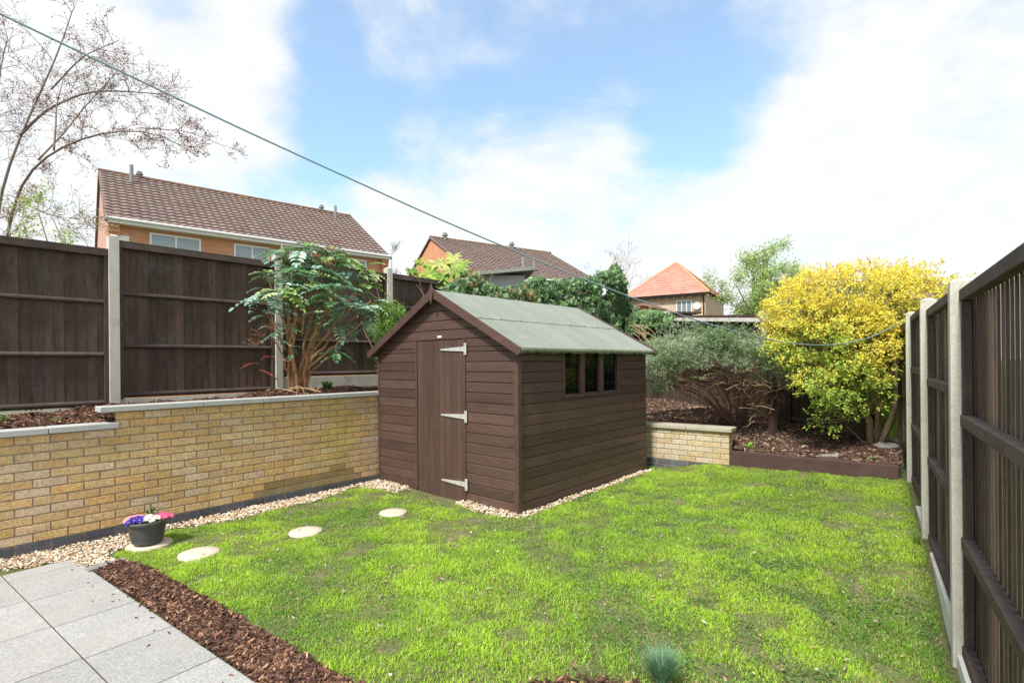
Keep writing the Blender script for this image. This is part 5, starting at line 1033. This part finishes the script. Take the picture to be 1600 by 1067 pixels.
# --- palmate yellow-green shrub over the fence
def fatsia():
    c0 = np.array(pt(700, 430, 10.4)); root = tag(empty('palmate_shrub', (c0[0], c0[1], 1.0)), 'yellow-green shrub with large hand shaped leaves above the fence, left of the shed peak', 'shrub'); b = MB(); st = MB(); o = np.array([c0[0], c0[1], 1.0])
    for (x, y), Y, L_ in [((650, 425), 10.6, .16), ((665, 412), 10.7, .16), ((672, 425), 10.5, .18), ((690, 415), 10.4, .22), ((700, 408), 10.5, .22), ((712, 405), 10.5, .2), ((718, 415), 10.3, .22), ((700, 428), 10.0, .26), ((688, 435), 9.9, .28), ((710, 432), 10.0, .26), ((724, 428), 10.2, .22), ((735, 440), 10.1, .2), ((660, 432), 10.6, .15), ((678, 432), 10.3, .2), ((745, 446), 10.2, .16), ((655, 415), 10.8, .14)]:
        hub = np.array(pt(x, y, Y)); st.tube(curve([o+np.array([0, 0, .4]), (o+hub)/2+np.array([0, 0, .2]), hub], 8)-o, .006, 5, (.2, .25, .08))
        for r_ in range(2):
            h2 = hub+rnd_unit(1)[0]*.10; tilt = np.array([random.uniform(-.4, .4), -.75, .65]); tilt /= np.linalg.norm(tilt); u = np.cross(tilt, [0, 0, 1.0]); u /= np.linalg.norm(u); w = np.cross(tilt, u); col = random.choice([(.42, .50, .10), (.30, .42, .07), (.52, .55, .2), (.2, .33, .06)]); n = 7
            ang = np.linspace(-2.2, 2.2, n)+random.uniform(-.4, .4); D = np.array([-w*math.cos(a)*1.0+u*math.sin(a) for a in ang])*1.0; D[:, 2] -= .15; D = -D*np.array([1, 1, 1])
            leaf_batch(b, np.tile(h2, (n, 1)), D, np.tile(tilt, (n, 1))+rnd_unit(n)*.2, L_*RNG.uniform(.8, 1.1, n), L_*.36, np.array([col])*RNG.uniform(.8, 1.2, (n, 1)), .12, 'oval')
    b.V = [v-o for v in b.V]; b.build('leaves', M['leafm'], root); st.build('stems', M['stem'], root)
fatsia()
# --- generic branching tree
def branch_tree(name, base, limbs, label, cat, col, gen=3, twig=.5, leaf=None, parts=('trunk', 'crown'), seed=1, tw_r=.004, up=.15, group=None, kids=5, lfn=6, drop=0.0):
    rd = random.Random(seed); root = tag(empty(name, tuple(base)), label, cat, group); st = MB(); ends = []; base = np.array(base, float)
    def grow(p, d, L_, r, g):
        n = 6; pts_ = [np.array(p)]; dd = np.array(d, float)
        for k in range(n-1):
            dd = dd+np.array([rd.gauss(0, .16), rd.gauss(0, .16), rd.gauss(0, .14)+up*.25]); dd /= np.linalg.norm(dd); pts_.append(pts_[-1]+dd*L_/(n-1))
        st.tube(np.array(pts_)-base, np.linspace(r, r*.45, n), 5 if g else 4, col)
        for k in range(1, n): ends.append((pts_[k], dd.copy(), g))
        if g > 0:
            for k in range(kids):
                i = rd.randint(1, n-1); t = np.array([rd.gauss(0, 1), rd.gauss(0, 1), rd.gauss(0, 1)+up]); t = t-dd*np.dot(t, dd); t /= np.linalg.norm(t)+1e-9; nd = dd*rd.uniform(.5, 1.0)+t*rd.uniform(.5, .9); nd /= np.linalg.norm(nd); grow(pts_[i], nd, L_*rd.uniform(.45, .75), max(r*.5, tw_r), g-1)
    for pts_, r0, r1, nk, LL_ in limbs:
        q = curve(pts_, 18); st.tube(q-base, np.linspace(r0, r1, 18), 7, col)
        for k in range(nk):
            i = rd.randint(4, 17); tg = q[min(i+1, 17)]-q[i-1]; tg /= np.linalg.norm(tg); t = np.array([rd.gauss(0, 1), rd.gauss(0, .9), rd.gauss(0, 1)+up]); t = t-tg*np.dot(t, tg); t /= np.linalg.norm(t)+1e-9; nd = tg*rd.uniform(.4, 1.0)+t*.8; nd /= np.linalg.norm(nd); grow(q[i], nd, LL_*rd.uniform(.6, 1.2), max(r1*.7, tw_r*1.5), gen-1)
    st.build(parts[0], M['stem'], root, True)
    if leaf:
        b = MB(); P = []; U = []
        for p, d, g in ends:
            if g > 1 or rd.random() < drop: continue
            for _ in range(lfn): P.append(p+np.array([rd.gauss(0, 1), rd.gauss(0, 1), rd.gauss(0, 1)])*leaf['spread']); U.append(d)
        P = np.array(P); U = np.array(U); n = len(P); C = np.array([leaf['pal'](p) for p in P])*RNG.uniform(.65, 1.35, (n, 1)); leaf_batch(b, P, U*.5+rnd_unit(n), rnd_unit(n)+np.array([0, -.2, .6]), RNG.uniform(.7, 1.2, n)*leaf['size'], RNG.uniform(.7, 1.1, n)*leaf['size']*.6, C, .15); b.V = [v-base for v in b.V]; b.build(parts[1], M['leafm'], root)
    return root
def L_(pxs): return [pt(x, y, Y) for x, y, Y in pxs]
tb = pt(5, 640, 9.2); tb = (tb[0]-.3, tb[1], -.3); tb2 = (tb[0], tb[1], 2.2)
def purp(p):
    hgt = p[2]; r = random.random()
    if r < max(0, .75-(hgt-3.4)*.55): return (.42, .52, .10)
    return random.choice([(.22, .05, .065), (.26, .075, .08), (.18, .05, .06), (.34, .12, .10)]) if r < .93 else (.35, .42, .12)
branch_tree('purple_tree', tb, [([tb, tb2, pt(0, 291, 9.0), pt(20, 238, 9.0), pt(46, 187, 9.1), pt(60, 142, 9.2), pt(87, 100, 9.3), pt(112, 20, 9.4)], .042, .009, 22, .75),
    ([tb2, pt(10, 380, 9), pt(22, 308, 8.9), pt(39, 269, 8.8), pt(84, 235, 8.6), pt(118, 218, 8.5), pt(169, 205, 8.4), pt(219, 200, 8.3), pt(270, 215, 8.2), pt(310, 246, 8.1)], .030, .006, 26, .38),
    ([pt(31, 212, 9.05), pt(70, 173, 9.3), pt(118, 150, 9.5), pt(146, 142, 9.6), pt(197, 143, 9.7), pt(262, 148, 9.9)], .025, .006, 20, .5),
    ([pt(84, 235, 8.6), pt(87, 200, 8.7), pt(88, 165, 8.8), pt(100, 120, 9)], .016, .006, 9, .5), ([pt(60, 250, 8.7), pt(101, 207, 9), pt(127, 173, 9.2), pt(185, 110, 9.5)], .016, .006, 12, .45),
    ([pt(80, 140, 9.2), pt(117, 100, 9.1), pt(135, 85, 9), pt(185, 64, 8.9)], .014, .005, 9, .4), ([tb2, pt(-10, 250, 9.3), pt(0, 100, 9.6), pt(12, 60, 9.7)], .035, .008, 18, .75), ([pt(22, 308, 8.9), pt(60, 330, 8.7), pt(110, 345, 8.5), pt(135, 380, 8.4)], .014, .005, 14, .5), ([pt(219, 200, 8.3), pt(290, 205, 8.2), pt(335, 222, 8.1)], .010, .003, 7, .28)],
    'bare branched tree with small purple buds and young leaves, rising beyond the left fence', 'tree', (.24, .19, .16), gen=3, leaf=dict(size=.032, spread=.03, pal=purp), seed=4, tw_r=.003, up=.12, kids=4, lfn=1, drop=.35)
lb = pt(40, 500, 7.6); 
branch_tree('lime_shrub', (lb[0], lb[1], .5), [([(lb[0], lb[1], .5), (lb[0]-.1+k*.25, lb[1]+.1*k, 2.6), pt(10+k*24, 325+(k % 2)*15, 7.6+.1*k)], .03, .007, 5, .38) for k in range(4)], 'fresh lime green leafed shrub showing over the fence at the left edge', 'shrub', (.3, .24, .16), gen=2, leaf=dict(size=.045, spread=.05, pal=lambda p: (.42, .56, .10)), seed=9, kids=4, lfn=4)
# green tree beyond the back fence
gb_ = pt(1190, 520, 16.5); gb_ = (gb_[0], gb_[1], -.35)
limbs = [([gb_, (gb_[0], gb_[1], 2.4), pt(x, y, Y)], .07, .012, 10, .55) for x, y, Y in [(1150, 445, 16), (1175, 415, 16.5), (1200, 405, 16.3), (1235, 420, 16.8), (1245, 450, 16.4), (1140, 470, 16.2), (1195, 440, 15.8), (1215, 465, 16)]]
branch_tree('green_tree', gb_, limbs, 'light green feathery tree beyond the back fence, right of the red roofed house', 'tree', (.30, .24, .18), gen=3, leaf=dict(size=.065, spread=.10, pal=lambda p: (.36, .52, .15) if random.random() < .6 else (.52, .64, .27)), seed=12, tw_r=.008, up=.35, kids=4, lfn=6, drop=.25)
bb = pt(965, 520, 24); bb = (bb[0], bb[1], -.35)
branch_tree('bare_tree', bb, [([bb, (bb[0], bb[1], 3.4), pt(x, y, 24)], .07, .012, 9, 1.0) for x, y in [(940, 430), (955, 415), (975, 412), (990, 425)]], 'leafless grey twiggy tree behind the ivy, left of the red roofed house', 'tree', (.42, .36, .33), gen=3, seed=15, tw_r=.006, up=.4, parts=('trunk', 'crown'), kids=4)
cb = pt(612, 450, 21); cb = (cb[0], cb[1], -.35)
branch_tree('distant_conifer', cb, [([cb, (cb[0], cb[1], 3.5), pt(612, 398, 21)], .06, .01, 12, .5)], 'small dark tree top in the gap between the two orange brick houses', 'tree', (.2, .17, .13), gen=2, leaf=dict(size=.05, spread=.05, pal=lambda p: (.05, .09, .04)), seed=18, tw_r=.005, up=.3)
# --- feathery light shrub between the evergreen and the shed
sb = wl(4.4, 1.05)
branch_tree('feathery_shrub', (sb[0], sb[1], 1.2), [([(sb[0], sb[1], 1.2), (sb[0]+.03*k, sb[1], 1.5), pt(x, y, 8.2)], .010, .003, 8, .17) for k, (x, y) in enumerate([(590, 505), (605, 495), (618, 490), (600, 520), (628, 500), (585, 530), (612, 515)])], 'fine leaved light green shrub behind the left side of the shed roof', 'shrub', (.25, .2, .1), gen=2, leaf=dict(size=.03, spread=.03, pal=lambda p: (.24, .40, .09)), seed=21, tw_r=.002, up=.4, kids=5, lfn=9)
# --- small weeds in the beds
def plantlet(x, y, z, n, L0_, col, label, name='small_plant'):
    root = MB(); a = RNG.uniform(0, 6.28, n); D = np.stack([np.cos(a), np.sin(a), RNG.uniform(.2, 1.6, n)], -1); P = np.stack([np.cos(a)*.01, np.sin(a)*.01, RNG.uniform(0, L0_*.8, n)], -1); leaf_batch(root, P, D, np.tile([0, -.3, 1.0], (n, 1)), RNG.uniform(.6, 1.2, n)*L0_, L0_*.32, np.array([col])*RNG.uniform(.7, 1.3, (n, 1)), .15, 'oval'); return tag(root.build(name, M['leafm'], None, loc=(x, y, z)), label, 'plant', 'small green plants in the beds')
for s, t, lb_ in [(-.3, .9, 'small green weed in the lower raised bed, nearest the left edge'), (.12, 1.15, 'small green weed in the lower raised bed by the fence foot'), (.45, .7, 'small green weed in the lower raised bed close to the coping step'), (-.75, .4, 'low pale green weed behind the coping at the far left')]:
    q = wl(s, t); plantlet(q[0], q[1], float(zbedl(s, t))+.0, 26, .05, (.22, .34, .08), lb_)
q = wl(3.35, .85); plantlet(q[0], q[1], 1.22, 110, .09, (.16, .32, .07), 'leafy green plant in the raised bed beside the shed'); 
plantlet(3.25, 7.15, .36, 16, .07, (.25, .45, .08), 'single bright green seedling in the bark near the low brick wall'); plantlet(4.35, 6.3, .35, 16, .06, (.2, .33, .1), 'small green plant in the bark by the far right post'); plantlet(2.15, 8.1, .6, 30, .07, (.24, .4, .08), 'low green plant behind the low brick wall next to the shed')
# dry sticks in the bed
sk = MB(); 
for k in range(5): q = wl(2.75+.08*k, .7); sk.tube(curve([(q[0]-.1+random.uniform(-.1, .1), q[1]+random.uniform(-.1, .1), 1.25), (q[0]+random.uniform(-.1, .2), q[1]-random.uniform(0, .25), 1.27+random.uniform(0, .06)), (q[0]+random.uniform(.1, .35), q[1]-random.uniform(0, .3), 1.235)], 8), .005, 5, (.5, .36, .22))
tag(sk.build('dry_stalks', M['stem'], None), 'curled dry stalks lying on the bark at the foot of the orange stemmed evergreen', 'dry stalks')
q = wl(-.02, 1.0); tag(MB().tube([(q[0], q[1], 1.06), (q[0]+.10, q[1]+.02, 1.27)], [.008, .005], 6, (.55, .42, .28)).build('bare_stick', M['stem'], None), 'pale bare stick poking up from the lower raised bed', 'stick')
